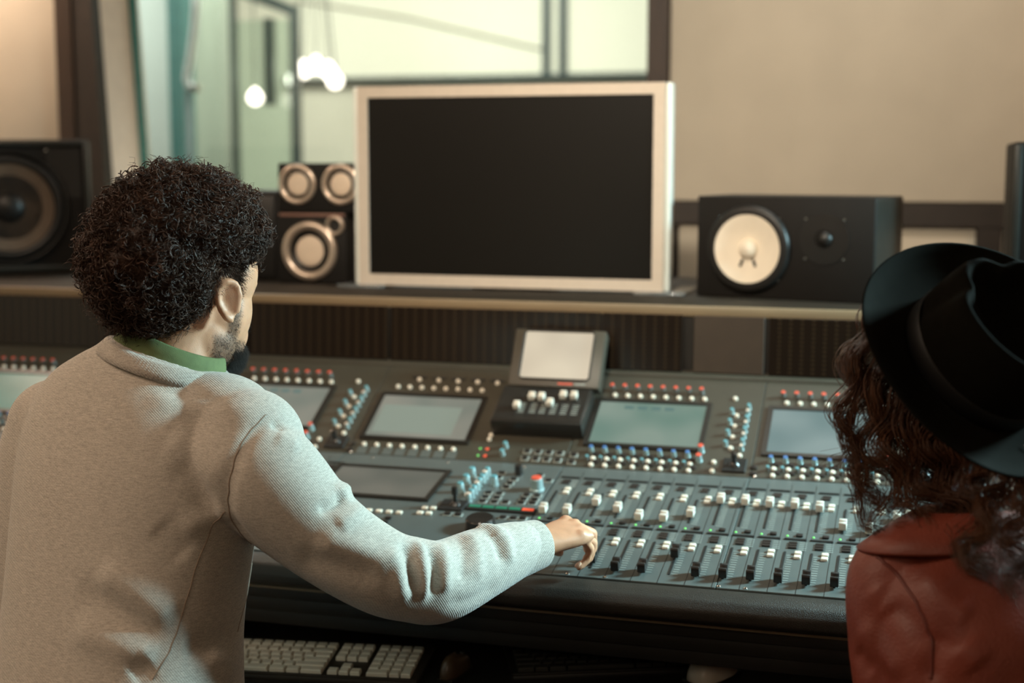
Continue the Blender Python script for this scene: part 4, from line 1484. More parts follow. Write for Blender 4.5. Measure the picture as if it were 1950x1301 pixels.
seam('side_seam', sw, [(492, 1075), (478, 1120), (462, 1165), (452, 1200)], .0009, 'seam', swo)

# ribbed neckline band and cuff
nc = at(317, 690, 2.063)
r2, f2 = ring_axes(15, 10, TB)
u2 = np.cross(r2, f2)
V, F = [], []
NR = 220; prof = [(-.004, -.014), (.004, -.012), (.0062, -.002), (.0050, .009), (.0005, .0125), (-.005, .010)]
for i in range(NR):
    a = 2 * pi * i / NR
    rib = .0007 * (1 if i % 2 else -1)
    ra_, rb_ = .0935, .086
    dirv = cos(a) * r2 * ra_ + sin(a) * f2 * rb_
    o_ = nrm(cos(a) * r2 / ra_ + sin(a) * f2 / rb_)
    for (p, q) in prof:
        flare = .55 * (-q)
        V.append(nc + dirv + o_ * (p + rib + flare) + u2 * (q - .006 * (1 - sin(a)) * 0))
k = len(prof)
for i in range(NR):
    j = (i + 1) % NR
    for q in range(k):
        w_ = (q + 1) % k
        F.append((i * k + q, j * k + q, j * k + w_, i * k + w_))
put('neck_rib', mk_mesh('neck_rib', V, F, 'sweater_rib', True), None, swo)
dw = nrm(WR_R - at(940, 1062, 2.075))
cv, cf = limb([WR_R - dw * .050, WR_R - dw * .040, WR_R - dw * .015, WR_R + dw * .012, WR_R + dw * .016], [[.040, .042], [.0405, .0425], [.0385, .040], [.0355, .037], [.033, .034]], 24, 64)
put('cuff', mk_mesh('cuff', cv, cf, 'sweater_rib', True), None, swo)

# shirt collar folded over the neckline
cc = at(328, 675, 2.068)
r3, f3 = ring_axes(20, 9, TB); u3 = np.cross(r3, f3)
V, F = [], []
NC = 90
prof = [(.060, -.030), (.0625, .000), (.0655, .022), (.0685, .0275), (.0725, .0265), (.078, .012), (.0865, -.010), (.0935, -.0245), (.0915, -.0262), (.0835, -.012), (.075, .009), (.0695, .0225), (.0665, .018), (.064, .0), (.0615, -.030)]
for i in range(NC + 1):
    a = radians(-252 + 324 * i / NC) + 0.0     # open at the throat
    e_ = abs(i / NC - .5) * 2
    for (p, q) in prof:
        rx_ = p * 1.04 + .003 * sin(a * 5) * (q < 0)
        rf_ = p * .98
        drop = -.006 * e_ ** 2
        V.append(cc + cos(a) * r3 * rx_ + sin(a) * f3 * rf_ + u3 * (q + drop))
k = len(prof)
for i in range(NC):
    for q in range(k):
        w_ = (q + 1) % k
        F.append((i * k + q, (i + 1) * k + q, (i + 1) * k + w_, i * k + w_))
F.append(tuple(range(k))); F.append(tuple(NC * k + q for q in reversed(range(k))))
col_me = mk_mesh('shirt_collar', V, F, 'collar', True)
colo = put('shirt_collar', col_me, None, man, label='olive green shirt collar above the neckline')
V = np.array(V).reshape(NC + 1, k, 3)
for i in range(4, NC - 3, 2):
    p_ = V[i, 6] * .55 + V[i, 7] * .45; q_ = V[i + 1, 6] * .55 + V[i + 1, 7] * .45
    if i == 4:
        sv, sf, so = [], [], 0
    v, f = tube_np([p_, (p_ + q_) / 2, q_ * .8 + p_ * .2], .0009, 5)
    sv.append(v); sf += [tuple(t_ + so for t_ in q2) for q2 in f]; so += len(v)
put('stitching', mk_mesh('stitching', np.concatenate(sv), sf, 'stitch', True), None, colo)

# ---- body: head, neck, trunk, arms, hands, legs as one skin
HC = at(369, 557, 2.08)
HB = frame_from(42, pitch=-6, roll=3)
parts = head_parts(HC, HB)
parts.append(limb([at(318, 740, 2.065), at(330, 690, 2.068), at(348, 630, 2.075), HC + HB @ np.array([0, -.022, -.02])], [[.066, .064], [.058, .058], [.0555, .058], [.060, .066]], 24, 32))
parts.append(torso([(s[0], s[1] - .016, s[2] - .016, s[3], s[4]) for s in man_secs], TB, 40, 48))
arm_c = [at(400, 860, 2.03), SH_R, at(612, 1015, 1.955), EL_R, at(915, 1072, 2.06), WR_R]
parts.append(limb(arm_c, [[.055] * 2, [.058] * 2, [.047] * 2, [.042] * 2, [.036] * 2, [.026, .022]], 40, 24))
parts.append(limb(la_path, [[r_[0] - .016] * 2 for r_ in la_rad[:-1]] + [[.026, .022]], 40, 24))
# right hand: palm down, index finger lowered onto the fader
FH = np.array([-sin(YAW), cos(YAW), 0])
hd = nrm((FH * cos(radians(55)) + CR * sin(radians(55))) * cos(radians(8)) + UPV * sin(radians(8)))
hn = nrm(UPV * .9 - CF * .2)
spec = [(32, 68, 88, .0), (34, 86, 128, .0), (46, 106, 150, -.03), (54, 112, 152, -.05)]
thumb = [(.55, .50, -.45, .036), (.75, .10, -.62, .030), (.80, -.25, -.55, .024)]
hp, tips_r, fr_r = hand_parts(WR_R + hd * .004, hd, hn, spec, thumb, .90, 1)
parts += hp
# left hand resting on the tray edge
wl_ = la_path[-1]
hd2 = nrm(np.array([.35, .75, -.38]))
hp2, tips_l, fr_l = hand_parts(wl_, hd2, UPV, [(15, 30, 40, .05), (15, 32, 42, 0), (18, 34, 45, -.03), (20, 36, 48, -.08)], [(.6, .7, -.2, .034), (.85, .3, -.15, .028), (.95, .1, -.1, .022)], .98, -1)
parts += hp2
hip = at(226, 1440, 1.965)
rh, fh_ = TB[:, 0], nrm(np.array([.08, 1.0, 0]))
leg_pts = {}
for sd in (-1, 1):
    h0 = np.array([hip[0], hip[1], .565]) + rh * .092 * sd
    kn = np.array([hip[0] + sd * .14 + .02, hip[1] + .43, .515])
    an = np.array([kn[0] + sd * .02, kn[1] - .02, .09])
    leg_pts[sd] = (h0, kn, an)
    parts.append(limb([h0 - fh_ * .06, h0, (h0 + kn) / 2, kn, kn * .5 + an * .5, an], [[.078] * 2, [.080] * 2, [.066] * 2, [.053] * 2, [.046] * 2, [.032] * 2], 40, 24))
    parts.append(limb([an + [0, -.05, -.05], an + [0, .02, -.045], an + [0, .12, -.06], an + [0, .17, -.066]], [[.026, .028], [.034, .032], [.036, .020], [.020, .012]], 20, 20))
bodm = fuse('body', parts, .0034, 3)
bodm.materials.append(M['skin'])
body = put('body', bodm, None, man)
# fingernails of the right hand
for c_ in tips_r[:4]:
    dirn = nrm(c_[-1] - c_[-2]); nn = nrm(np.cross(dirn, fr_r[2]))
    nn = nn if nn @ (fr_r[0] * .6 + fr_r[1]) > 0 else -nn
    v, f = ellip(c_[-1] + nn * .0052 - dirn * .001, (.0048, .0062, .0012), np.stack([np.cross(dirn, nn), dirn, nn], 1), 12)
    put('fingernail', mk_mesh('fingernail', v, f, 'nail', True), None, man)
for sd in (-1, 1):
    ex_ = HC + HB @ np.array([.029 * sd, .0690, .001])
    v, f = ellip(ex_, (.0115,) * 3, n=14)
    put('eye', mk_mesh('eye', v, f, 'eye', True), None, man)

# ---- trousers and shoes (below the picture)
tp = []
for sd in (-1, 1):
    h0, kn, an = leg_pts[sd]
    tp.append(limb([h0 - fh_ * .07, h0, (h0 + kn) / 2, kn, kn * .5 + an * .5, an + [0, 0, .03]], [[.086] * 2, [.090] * 2, [.076] * 2, [.064] * 2, [.058] * 2, [.052] * 2], 40, 28))
tp.append(ellip(np.array([hip[0], hip[1] - .01, .60]), (.175, .135, .095), TB))
trm = fuse('trousers', tp, .008, 3); trm.materials.append(M['denim'])
put('trousers', trm, None, man)
for sd in (-1, 1):
    an = leg_pts[sd][2]
    v, f = limb([an + [0, -.075, -.055], an + [0, -.04, -.045], an + [0, .03, -.042], an + [0, .13, -.058], an + [0, .20, -.066]], [[.024, .034], [.038, .044], [.044, .044], [.046, .030], [.024, .018]], 30, 24)
    v[:, 2] = np.maximum(v[:, 2], .002)
    put('shoe', mk_mesh('shoe', v, f, 'shoe', True), None, man)

# ---- curls
CR0 = np.array([0, -.016, .040]); CRr = np.array([.078, .098, .093])
EN0 = np.array([0, -.040, .058]); ENr = np.array([.119, .142, .134])


def hair_len(p):
    x, y, z = p[..., 0], p[..., 1], p[..., 2]
    side_f = np.clip((-.024 - y) / .060, 0, 1)
    top_f = np.clip((z - .050) / .030, 0, 1)
    f = np.maximum(side_f, top_f)
    line = np.where(z > .070, .082, np.where(z > 0, .045 + z * .5, -.012))
    inside = (y < line) & (z > -.056)
    return f * inside, inside


ENB = [(nrm(HB.T @ (-CR * .72 + CU * .70)), .45, -.085), (nrm(HB.T @ (-CR * .95 - CU * .35)), .40, .05), (nrm(HB.T @ (CR * .80 + CU * .42 - CF * .2)), .40, .05), (nrm(HB.T @ (CR * .2 + CU * .98)), .35, -.03), (nrm(HB.T @ (-CR * .55 - CU * .45 - CF * .7)), .5, .03)]


def env(p):
    d = (p - EN0) / ENr
    d = d / np.linalg.norm(d, axis=-1, keepdims=True)
    lump = 1 + .060 * np.sin(d[..., :1] * 9 + 1.3) * np.sin(d[..., 1:2] * 8) * np.cos(d[..., 2:] * 9 + .6) + .02 * np.sin(d[..., 1:2] * 23 + d[..., 2:] * 17)
    for bd, bw_, ba in ENB:
        lump = lump + ba * np.exp(-((1 - (d @ bd)) / (bw_ * bw_)) ** 1.0)[..., None]
    return EN0 + d * ENr * lump


th, ph = np.meshgrid(np.linspace(.02, pi - .02, 70), np.linspace(0, 2 * pi, 110, endpoint=False), indexing='ij')
D = np.stack([np.sin(th) * np.cos(ph), np.sin(th) * np.sin(ph), np.cos(th)], -1)
S_ = CR0 + D * CRr
fl, ins = hair_len(S_)
core = S_ + (env(S_) - S_) * (.66 * fl)[..., None]
core = np.where((fl > .02)[..., None], core, CR0 + D * (CRr - .006))
core = core + (rng.normal(0, .0022, core.shape)) * (fl > .1)[..., None]
cV = core.reshape(-1, 3) @ HB.T + HC
idx = np.arange(70 * 110).reshape(70, 110)
cF = np.stack([idx[:-1], idx[1:], np.roll(idx, -1, 1)[1:], np.roll(idx, -1, 1)[:-1]], -1).reshape(-1, 4)

NCL, PER, K = 1500, 4, 18
d = rng.normal(size=(NCL * 3, 3)); d /= np.linalg.norm(d, axis=1)[:, None]
p = CR0 + d * CRr
fl, ins = hair_len(p)
keep = np.where(fl > .2)[0][:NCL]
p = p[keep]; fl = fl[keep]
NCL = len(p)
q = env(p)
q = p + (q - p) * (fl * rng.uniform(.74, .96, NCL))[:, None] + rng.normal(0, .008, (NCL, 3))
p = np.repeat(p, PER, 0) + rng.normal(0, .0018, (NCL * PER, 3)); q = np.repeat(q, PER, 0) + rng.normal(0, .0035, (NCL * PER, 3))
t = np.linspace(0, 1, K)
ax = q - p
L_ = np.linalg.norm(ax, axis=1, keepdims=True); ax = ax / L_
A_ = np.cross(ax, np.array([.3, .5, .8])); A_ /= np.linalg.norm(A_, axis=1)[:, None]
B_ = np.cross(ax, A_)
turns = np.repeat(rng.uniform(2.2, 4.0, NCL), PER); phs = np.repeat(rng.uniform(0, 2 * pi, NCL), PER) + rng.normal(0, .35, NCL * PER)
hr = np.repeat(rng.uniform(.0035, .0080, NCL), PER) * rng.uniform(.8, 1.2, NCL * PER)
ang = phs[:, None] + 2 * pi * turns[:, None] * t[None] * np.where(rng.random((NCL * PER, 1)) < .0, -1, 1)
rad_t = hr[:, None] * np.clip(t * 2.5, 0, 1)[None]
paths = p[:, None] + (q - p)[:, None] * t[None, :, None] + rad_t[..., None] * (np.cos(ang)[..., None] * A_[:, None] + np.sin(ang)[..., None] * B_[:, None])
# droop of the outer curls
paths[..., 2] -= .012 * (t[None] ** 2) * np.clip((.06 - p[:, None, 2]) / .1, 0, 1)
hv, hf = strands(paths @ HB.T + HC, rng.uniform(.00042, .00065, NCL * PER))
# loose ring curls through the outer layer
NL = 5000
d = rng.normal(size=(NL * 4, 3)); d /= np.linalg.norm(d, axis=1)[:, None]
p = CR0 + d * CRr
fl, ins = hair_len(p)
k_ = np.where(fl > .12)[0][:NL]
p = p[k_]; fl = fl[k_]; d = d[k_]; NL = len(p)
c0 = p + (env(p) - p) * (fl * rng.uniform(.62, .985, NL) ** .8)[:, None]
r0 = rng.uniform(.0040, .0100, NL)
e1 = rng.normal(size=(NL, 3)); e1 /= np.linalg.norm(e1, axis=1)[:, None]
e2 = np.cross(e1, d + rng.normal(0, .6, (NL, 3))); e2 /= np.linalg.norm(e2, axis=1)[:, None]
e3 = np.cross(e1, e2)
KK = 15
a0 = rng.uniform(0, 2 * pi, NL); sw_ = rng.uniform(3.2, 8.5, NL)
lp_ = []
for q_ in range(KK):
    u_ = q_ / (KK - 1)
    an_ = a0 + sw_ * u_
    rr_ = r0 * (1 - .25 * u_)
    lp_.append(c0 + rr_[:, None] * (np.cos(an_)[:, None] * e1 + np.sin(an_)[:, None] * e2) + e3 * (r0 * 1.3 * (u_ - .5))[:, None])
lp_ = np.stack(lp_, 1)
tw = np.concatenate([lp_, lp_ + rng.normal(0, .0008, (NL, 1, 3)) + rng.normal(0, .0002, lp_.shape)])
lv, lf = strands(tw @ HB.T + HC, rng.uniform(.00042, .00068, len(tw)), taper=False)
# stubble at the fade
d = rng.normal(size=(60000, 3)); d /= np.linalg.norm(d, axis=1)[:, None]
p = CR0 + d * (CRr + .0005)
fl, ins = hair_len(p)
k = np.where(ins & (fl < .40))[0][:10000]
p = p[k]; dd = d[k] + np.array([0, -.3, -.7]) + rng.normal(0, .25, (len(k), 3)); dd /= np.linalg.norm(dd, axis=1)[:, None]
tt = np.linspace(0, 1, 4)
sp_ = p[:, None] - d[k][:, None] * .002 + dd[:, None] * (rng.uniform(.005, .011, len(k)))[:, None, None] * tt[None, :, None]
sv2, sf2 = strands(sp_ @ HB.T + HC, np.full(len(k), .00040))
HV = np.concatenate([cV, hv, sv2, lv]); HF = np.concatenate([cF, hf + len(cV), sf2 + len(cV) + len(hv), lf + len(cV) + len(hv) + len(sv2)])
put('curly_hair', quad_mesh('curly_hair', HV, HF, 'hair_m'), None, man, label='dark brown curly hair', kind='stuff')

# ---- short beard along jaw, chin and lip
bV, bN = get_vn(bodm)
loc = (bV - HC) @ HB
x, y, z = loc[:, 0], loc[:, 1], loc[:, 2]
chin = (z < -.076) & (z > -.128) & (y > .040)
jaw = (z < -.048) & (z > -.115) & (y > -.002) & (np.abs(x) > .036) & (z < -.062 + .20 * (.045 - y)) 
burn = (np.abs(x) > .055) & (y > .020) & (y < .040) & (z < .012) & (z > -.075)
lip = (y > .086) & (z < -.044) & (z > -.055) & (np.abs(x) < .026)
m_ = np.where(chin | jaw | burn | lip)[0]
# close-cropped shadow of the beard and the faded temples in the skin tone
fade = (np.abs(x) > .045) & (y > -.05) & (y < .046) & (z > .002) & (z < .085) & (y < .022 + z * .45)
wt = np.where(chin | jaw | burn | lip, 1.0, 0.0); wt = np.maximum(wt, fade * 1.0); wt[(np.abs(x) > .0765)] = 0
ed_ = np.empty(len(bodm.edges) * 2, dtype=np.int32); bodm.edges.foreach_get('vertices', ed_); ed_ = ed_.reshape(-1, 2)
deg = np.bincount(ed_.ravel(), minlength=len(wt)).astype(float)
for _ in range(5):
    acc = np.bincount(ed_[:, 0], weights=wt[ed_[:, 1]], minlength=len(wt)) + np.bincount(ed_[:, 1], weights=wt[ed_[:, 0]], minlength=len(wt))
    wt = .4 * wt + .6 * acc / np.maximum(deg, 1)
att = bodm.attributes.new('stubble', 'FLOAT', 'POINT')
att.data.foreach_set('value', wt.astype(np.float32))
nt = M['skin'].node_tree
an_ = nt.nodes.new('ShaderNodeAttribute'); an_.attribute_name = 'stubble'
mu_ = nt.nodes.new('ShaderNodeMath'); mu_.operation = 'MULTIPLY'; mu_.inputs[1].default_value = .72
mx_ = nt.nodes.new('ShaderNodeMix'); mx_.data_type = 'RGBA'
bs_ = nt.nodes['Principled BSDF']
src = bs_.inputs['Base Color'].links[0].from_socket
nt.links.new(an_.outputs['Fac'], mu_.inputs[0]); nt.links.new(mu_.outputs[0], mx_.inputs[0])
nt.links.new(src, mx_.inputs[6]); mx_.inputs[7].default_value = srgb(74, 58, 48) + (1,)
nt.links.new(mx_.outputs[2], bs_.inputs['Base Color'])
wgt = np.where(chin[m_] | lip[m_], 1.0, .60); wgt = wgt / wgt.sum()
pick = rng.choice(m_, 20000, p=wgt)
p = bV[pick] + rng.normal(0, .0022, (len(pick), 3)); nn_ = bN[pick]
dd = nn_ * .7 + HB @ np.array([0, .15, -.8]) + rng.normal(0, .3, (len(pick), 3)); dd /= np.linalg.norm(dd, axis=1)[:, None]
ln_ = np.where(chin[pick], rng.uniform(.005, .012, len(pick)), rng.uniform(.0015, .0032, len(pick)))
tt = np.linspace(0, 1, 4)
bp_ = p[:, None] - nn_[:, None] * .0015 + dd[:, None] * ln_[:, None, None] * tt[None, :, None] + rng.normal(0, .0002, (len(pick), 4, 3))
v, f = strands(bp_, np.full(len(pick), .00020))
put('beard', quad_mesh('beard', v, f, 'beard'), None, man, label='short dark beard', kind='stuff')
stool((float(hip[0]), float(hip[1]) - .03, 0), 'swivel stool under the man in the grey sweatshirt', .468)

# ------------------------------------------------------------------ the woman in the hat
wom = root('person', tuple(at(1900, 1500, 1.74)[:2]) + (0,), 'woman with long wavy hair in a black hat and red leather jacket', 'person')
WB = frame_from(-8)
wsecs = [((1905, 1560, 1.70), .150, .110, 0, 0), ((1905, 1430, 1.73), .148, .108, 0, 3), ((1902, 1300, 1.75), .150, .108, 0, 4), ((1898, 1200, 1.76), .156, .112, 0, 5), ((1893, 1125, 1.77), .156, .106, 0, 6),
         ((1888, 1070, 1.775), .138, .094, 0, 7), ((1884, 1030, 1.778), .100, .080, 0, 7), ((1880, 1000, 1.78), .074, .068, 0, 7), ((1878, 985, 1.78), .062, .060, 0, 7)]
wla = [at(1780, 1090, 1.78), at(1704, 1098, 1.775), at(1698, 1220, 1.77), at(1702, 1360, 1.77), np.array([-.045, 1.745, .735]), np.array([-.030, 1.82, .705]), np.array([-.020, 1.86, .690])]
wra = [at(1990, 1090, 1.76), at(2080, 1105, 1.75), at(2098, 1230, 1.74), at(2098, 1370, 1.74), at(2090, 1440, 1.77), np.array([.215, 1.88, .705]), np.array([.205, 1.92, .690])]
war = [[.060] * 2, [.057] * 2, [.0535] * 2, [.048] * 2, [.045] * 2, [.037] * 2, [.034] * 2]
jk = fuse('leather_jacket', [torso(wsecs, WB), limb(wla, war, 50, 30), limb(wra, war, 50, 30), ellip(at(1800, 1062, 1.778), (.085, .060, .040), WB), ellip(at(1980, 1066, 1.77), (.085, .060, .040), WB)], .0055, 5)
folds(jk, [([(1690, 1150), (1730, 1180), (1770, 1230)], .014, -.005), ([(1640, 1180), (1680, 1240), (1720, 1290)], .018, .006), ([(1660, 1120), (1690, 1170)], .016, .005),
           ([(1760, 1090), (1800, 1150), (1850, 1180)], .018, .005), ([(1790, 1200), (1780, 1250), (1770, 1300)], .012, -.006), ([(1830, 1230), (1870, 1270)], .02, .005), ([(1630, 1240), (1660, 1280)], .012, -.005)])
jk.materials.append(M['jacket'])
jo = put('leather_jacket', jk, None, wom, label='brick red leather jacket with raised shoulder seams')
for pts in ([(1668, 1062), (1700, 1090), (1735, 1130), (1765, 1190), (1778, 1240), (1768, 1298)], [(1755, 1003), (1785, 1030), (1810, 1055)], [(1764, 1000), (1794, 1027), (1819, 1052)]):
    seam('seam', jk, pts, .0022, 'seam_red', jo)
# lapel collar lying open on the shoulders
wc_ = at(1868, 1000, 1.785)
rw, fw = ring_axes(0, 8, WB); uw = np.cross(rw, fw)
V, F = [], []
NC = 80
prof = [(.056, -.01), (.060, .012), (.066, .022), (.074, .024), (.090, .014), (.112, -.004), (.128, -.020), (.126, -.0245), (.110, -.010), (.088, .008), (.072, .018), (.064, .010), (.060, -.012)]
for i in range(NC + 1):
    a = radians(-250 + 320 * i / NC)
    e_ = abs(i / NC - .5) * 2
    for (pp, qq) in prof:
        out = pp if pp < .08 else .08 + (pp - .08) * (.12 + 1.20 * abs(cos(a)) ** 1.6)
        V.append(wc_ + cos(a) * rw * out * 1.12 + sin(a) * fw * out * .86 + uw * (qq - .004 * abs(cos(a))))
k = len(prof)
for i in range(NC):
    for q_ in range(k):
        w_ = (q_ + 1) % k
        F.append((i * k + q_, (i + 1) * k + q_, (i + 1) * k + w_, i * k + w_))
F.append(tuple(range(k))); F.append(tuple(NC * k + q_ for q_ in reversed(range(k))))
put('collar', mk_mesh('collar', V, F, 'jacket', True), None, jo)

# ---- hat, pushed back on the head
HATC = at(1852, 690, 1.735)
hN = nrm(CR * .28 + CU * .48 - CF * .82)
hF = nrm(-CR * .55 + CF * .83); hF = nrm(hF - hN * (hF @ hN))
hR = np.cross(hF, hN)
hat = root('felt_hat', HATC, "black felt hat with a creased crown worn on the woman's head", 'hat')


def hat_pt(a, r, z, sx=1.0, sf=1.10):
    return HATC + cos(a) * hR * r * sx + sin(a) * hF * r * sf + hN * z


NA = 96
V, F = [], []
bp_prof = [(.080, -.002), (.095, -.001), (.115, .001), (.135, .006), (.150, .014), (.1575, .021), (.1590, .0225), (.1588, .0250), (.1560, .0240), (.148, .0170), (.133, .0090), (.114, .0040), (.095, .002), (.080, .001)]
for i in range(NA):
    a = 2 * pi * i / NA
    for (r_, z_) in bp_prof:
        wv = .012 * cos(2 * a) * max(0, (r_ - .09) / .07) ** 1.5
        V.append(hat_pt(a, r_, z_ + wv, 1.0, 1.02))
k = len(bp_prof)
for i in range(NA):
    j = (i + 1) % NA
    for q_ in range(k):
        w_ = (q_ + 1) % k
        F.append((i * k + q_, j * k + q_, j * k + w_, i * k + w_))
put('brim', mk_mesh('brim', V, F, 'hat', True), None, hat)
V, F = [], []
cp = [(.0875, -.002), (.0880, .012), (.0880, .035), (.0875, .060), (.0865, .082), (.0850, .098), (.0815, .1080), (.0760, .1105), (.0680, .1050), (.0560, .0900), (.0380, .0780), (.0220, .0710), (.0080, .0690), (.0004, .0685)]
for i in range(NA):
    a = 2 * pi * i / NA
    for s_, (r_, z_) in enumerate(cp):
        sx = 1.0
        zz = z_
        # pinched front, teardrop crease along the top
        pin = np.exp(-((a - pi / 2 - .55) / .22) ** 2) + np.exp(-((a - pi / 2 + .55) / .22) ** 2)
        hgt = min(1, max(0, z_ / .10))
        rr_ = r_ * (1 - .16 * pin * hgt)
        if s_ >= 8:
            zz = z_ - .006 * sin(a)
        else:
            zz = z_ + .010 * hgt * abs(cos(a)) - .006 * hgt * sin(a)
        V.append(hat_pt(a, rr_, zz, .93, 1.10))
k = len(cp)
for i in range(NA):
    j = (i + 1) % NA
    for q_ in range(k - 1):
        F.append((i * k + q_, j * k + q_, j * k + q_ + 1, i * k + q_ + 1))
F.append(tuple(i * k + k - 1 for i in range(NA)))
F.append(tuple(i * k for i in reversed(range(NA))))
put('crown', mk_mesh('crown', V, F, 'hat', True), None, hat)
V, F = [], []
for i in range(NA):
    a = 2 * pi * i / NA
    for (r_, z_) in ((.0890, .004), (.0898, .005), (.0885, .030), (.0877, .031)):
        V.append(hat_pt(a, r_, z_, .93, 1.10))
for i in range(NA):
    j = (i + 1) % NA
    for q_ in range(4):
        w_ = (q_ + 1) % 4
        F.append((i * 4 + q_, j * 4 + q_, j * 4 + w_, i * 4 + w_))
put('band', mk_mesh('band', V, F, 'hat_band', True), None, hat)

# ---- her body
hu = nrm(UPV * .80 + hN * .30)
hf_ = frame_from(-18)[:, 1]; hf_ = nrm(hf_ - hu * (hf_ @ hu)); hr_ = np.cross(hf_, hu)
WH = np.stack([hr_, hf_, hu], axis=1)
WHC = at(1845, 742, 1.805)
parts = head_parts(WHC, WH, .93, True)
parts.append(limb([at(1878, 1060, 1.78), at(1872, 985, 1.785), WHC + WH @ np.array([0, -.02, -.07]), WHC + WH @ np.array([0, -.015, -.02])], [[.055] * 2, [.046] * 2, [.047] * 2, [.052] * 2], 24, 28))
parts.append(torso([(s[0], s[1] - .014, s[2] - .014, s[3], s[4]) for s in wsecs], WB, 40, 48))
for pth, sd in ((wla, -1), (wra, 1)):
    parts.append(limb(pth, [[r_[0] - .014] * 2 for r_ in war[:-1]] + [[.022, .019]], 40, 20))
    dh = nrm(pth[-1] - pth[-2])
    hp_, _, _ = hand_parts(pth[-1] + dh * .01, dh, UPV, [(14, 28, 36, .05), (14, 30, 40, 0), (16, 32, 42, -.03), (18, 34, 44, -.08)], [(.6, .7, -.2, .032), (.85, .3, -.15, .026), (.95, .1, -.1, .02)], .9, sd)
    parts += hp_
whip = at(1904, 1520, 1.72)
wl_pts = {}
for sd in (-1, 1):
    h0 = np.array([whip[0], whip[1], .57]) + WB[:, 0] * .08 * sd
    kn = np.array([h0[0] + sd * .05 + .05, h0[1] + .40, .52]); an = np.array([kn[0], kn[1] - .01, .09])
    wl_pts[sd] = (h0, kn, an)
    parts.append(limb([h0 - [0, .05, 0], h0, (h0 + kn) / 2, kn, kn * .5 + an * .5, an], [[.074] * 2, [.075] * 2, [.060] * 2, [.047] * 2, [.041] * 2, [.028] * 2], 40, 20))
    parts.append(limb([an + [0, -.045, -.05], an + [0, .02, -.045], an + [0, .11, -.06], an + [0, .15, -.066]], [[.024, .026], [.030, .030], [.032, .018], [.018, .011]], 20, 18))
wbm = fuse('body', parts, .0042, 3); wbm.materials.append(M['skin_f'])
put('body', wbm, None, wom)
for sd in (-1, 1):
    v, f = ellip(WHC + WH @ (np.array([.029 * sd, .0690, .001]) * .93), (.0107,) * 3, n=14)
    put('eye', mk_mesh('eye', v, f, 'eye', True), None, wom)
tp = []
for sd in (-1, 1):
    h0, kn, an = wl_pts[sd]
    tp.append(limb([h0 - [0, .06, 0], h0, (h0 + kn) / 2, kn, kn * .5 + an * .5, an + [0, 0, .03]], [[.081] * 2, [.083] * 2, [.067] * 2, [.055] * 2, [.049] * 2, [.043] * 2], 40, 24))
    v, f = limb([an + [0, -.065, -.055], an + [0, -.03, -.045], an + [0, .03, -.042], an + [0, .12, -.058], an + [0, .18, -.066]], [[.022, .032], [.034, .042], [.040, .042], [.040, .028], [.022, .018]], 30, 20)
    v[:, 2] = np.maximum(v[:, 2], .002)
    put('shoe', mk_mesh('shoe', v, f, 'shoe', True), None, wom)
tp.append(ellip(np.array([whip[0], whip[1], .60]), (.155, .115, .09), WB))
trm = fuse('trousers', tp, .008, 3); trm.materials.append(M['seat'])
put('trousers', trm, None, wom)
stool((float(whip[0]), float(whip[1]) - .03, 0), 'swivel stool under the woman in the red jacket', .478)

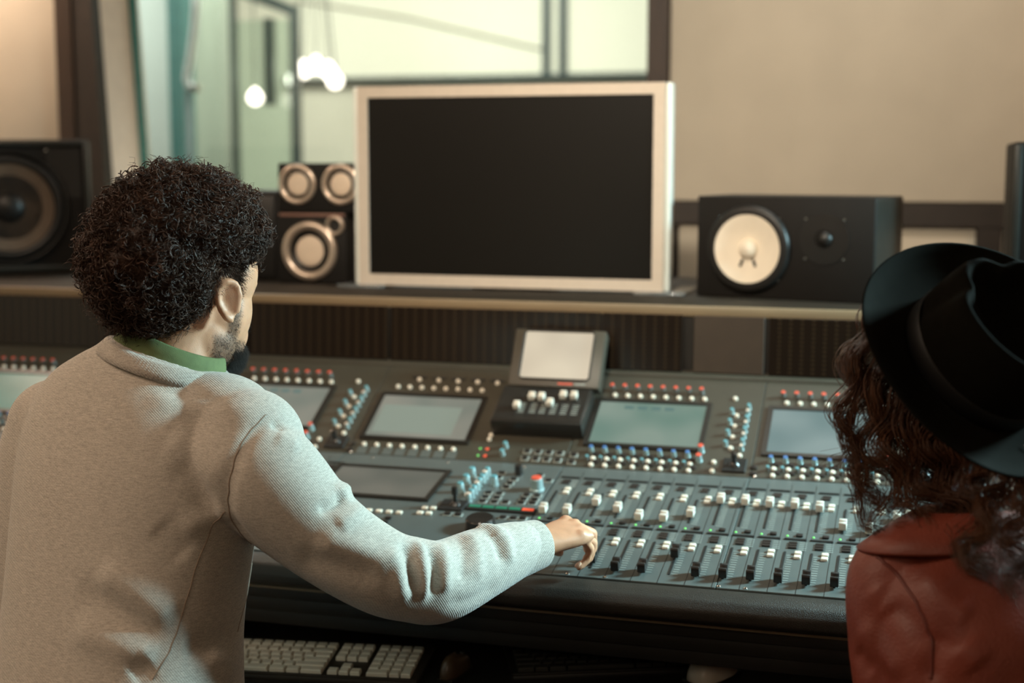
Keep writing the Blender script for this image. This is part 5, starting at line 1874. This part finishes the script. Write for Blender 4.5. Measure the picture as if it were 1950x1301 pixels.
# ---- long wavy hair: locks falling from under the brim
locks = []   # (guide pixels with depth, strands, spread)
locks += [([(1668, 640, 1.79), (1628, 700, 1.80), (1612, 780, 1.80), (1622, 850, 1.80), (1640, 900, 1.80), (1660, 960, 1.795)], 60, .011),
          ([(1680, 620, 1.79), (1650, 690, 1.80), (1640, 770, 1.80), (1600, 850, 1.80), (1592, 890, 1.80)], 26, .006),
          ([(1690, 680, 1.79), (1660, 760, 1.79), (1650, 840, 1.79), (1690, 910, 1.785), (1680, 1000, 1.77)], 70, .013),
          ([(1660, 700, 1.80), (1618, 780, 1.80), (1640, 860, 1.80), (1620, 930, 1.80), (1660, 990, 1.79), (1670, 1025, 1.78)], 55, .010),
          ([(1720, 740, 1.78), (1690, 820, 1.78), (1700, 900, 1.77), (1740, 960, 1.765), (1720, 1010, 1.76)], 80, .015),
          ([(1740, 770, 1.78), (1730, 850, 1.77), (1760, 920, 1.76), (1790, 980, 1.75), (1780, 1030, 1.74)], 80, .016),
          ([(1780, 800, 1.77), (1770, 870, 1.76), (1810, 940, 1.75), (1830, 1000, 1.73), (1815, 1060, 1.72)], 80, .016),
          ([(1820, 820, 1.76), (1820, 890, 1.75), (1850, 960, 1.73), (1850, 1040, 1.70), (1870, 1110, 1.69)], 80, .014),
          ([(1860, 840, 1.74), (1870, 900, 1.73), (1880, 970, 1.71), (1850, 1050, 1.685), (1870, 1120, 1.68)], 60, .010),
          ([(1880, 850, 1.73), (1900, 920, 1.71), (1870, 990, 1.69), (1850, 1040, 1.68), (1880, 1090, 1.675)], 50, .008),
          ([(1900, 850, 1.72), (1930, 920, 1.70), (1950, 980, 1.68), (1930, 1050, 1.67), (1960, 1110, 1.67)], 70, .013),
          ([(1940, 860, 1.71), (1960, 930, 1.69), (1930, 1000, 1.675), (1945, 1070, 1.665), (1930, 1130, 1.665)], 60, .012),
          ([(1960, 870, 1.71), (1990, 930, 1.69), (2000, 1000, 1.67), (1985, 1080, 1.665)], 60, .014),
          ([(1910, 850, 1.74), (1860, 910, 1.72), (1905, 960, 1.70), (1870, 1010, 1.69)], 40, .008),
          ([(1665, 590, 1.80), (1640, 640, 1.80), (1625, 700, 1.81), (1650, 790, 1.81), (1640, 860, 1.81)], 60, .012),
          ([(1700, 640, 1.80), (1680, 740, 1.80), (1680, 830, 1.80), (1650, 900, 1.80), (1690, 980, 1.79)], 80, .016),
          ([(1770, 760, 1.80), (1760, 860, 1.80), (1780, 930, 1.79), (1800, 990, 1.78)], 110, .024),
          ([(1840, 780, 1.80), (1830, 880, 1.79), (1850, 950, 1.77), (1860, 1010, 1.76)], 110, .026),
          ([(1910, 800, 1.79), (1900, 890, 1.77), (1910, 960, 1.75), (1920, 1030, 1.73)], 110, .026),
          ([(1720, 700, 1.81), (1710, 800, 1.81), (1730, 890, 1.80), (1740, 970, 1.79)], 110, .024)]
allp, allr = [], []
K = 44
for gi, (gp, ns_, spd) in enumerate(locks):
    C, _ = resample([at(*g) for g in gp], np.ones(len(gp)), K)
    T_ = np.gradient(C, axis=0); T_ /= np.linalg.norm(T_, axis=1)[:, None]
    A_ = np.cross(T_, CF); A_ /= np.linalg.norm(A_, axis=1)[:, None]
    B_ = np.cross(T_, A_)
    t = np.linspace(0, 1, K)
    ph0 = rng.uniform(0, 6.28); wl = rng.uniform(2.0, 3.2)
    for _ in range(ns_):
        o1, o2 = rng.normal(0, spd, 2) * .6
        wob = .012 * np.sin(2 * pi * wl * t + ph0 + rng.normal(0, .3)) * np.clip(t * 3, 0, 1)
        wob2 = .009 * np.cos(2 * pi * wl * t + ph0 + rng.normal(0, .5)) * np.clip(t * 3, 0, 1)
        sh_ = (1 - .45 * t)[:, None]
        fl_ = rng.normal(0, .006, 3) * (t ** 2)[:, None]
        allp.append(C + A_ * (o1 * sh_ + wob[:, None]) + B_ * (o2 * sh_ + wob2[:, None]) + fl_)
paths = np.array(allp)
v, f = strands(paths, rng.uniform(.00045, .00075, len(paths)))
put('wavy_hair', quad_mesh('wavy_hair', v, f, 'hair_f'), None, wom, label='long chestnut brown wavy hair', kind='stuff')
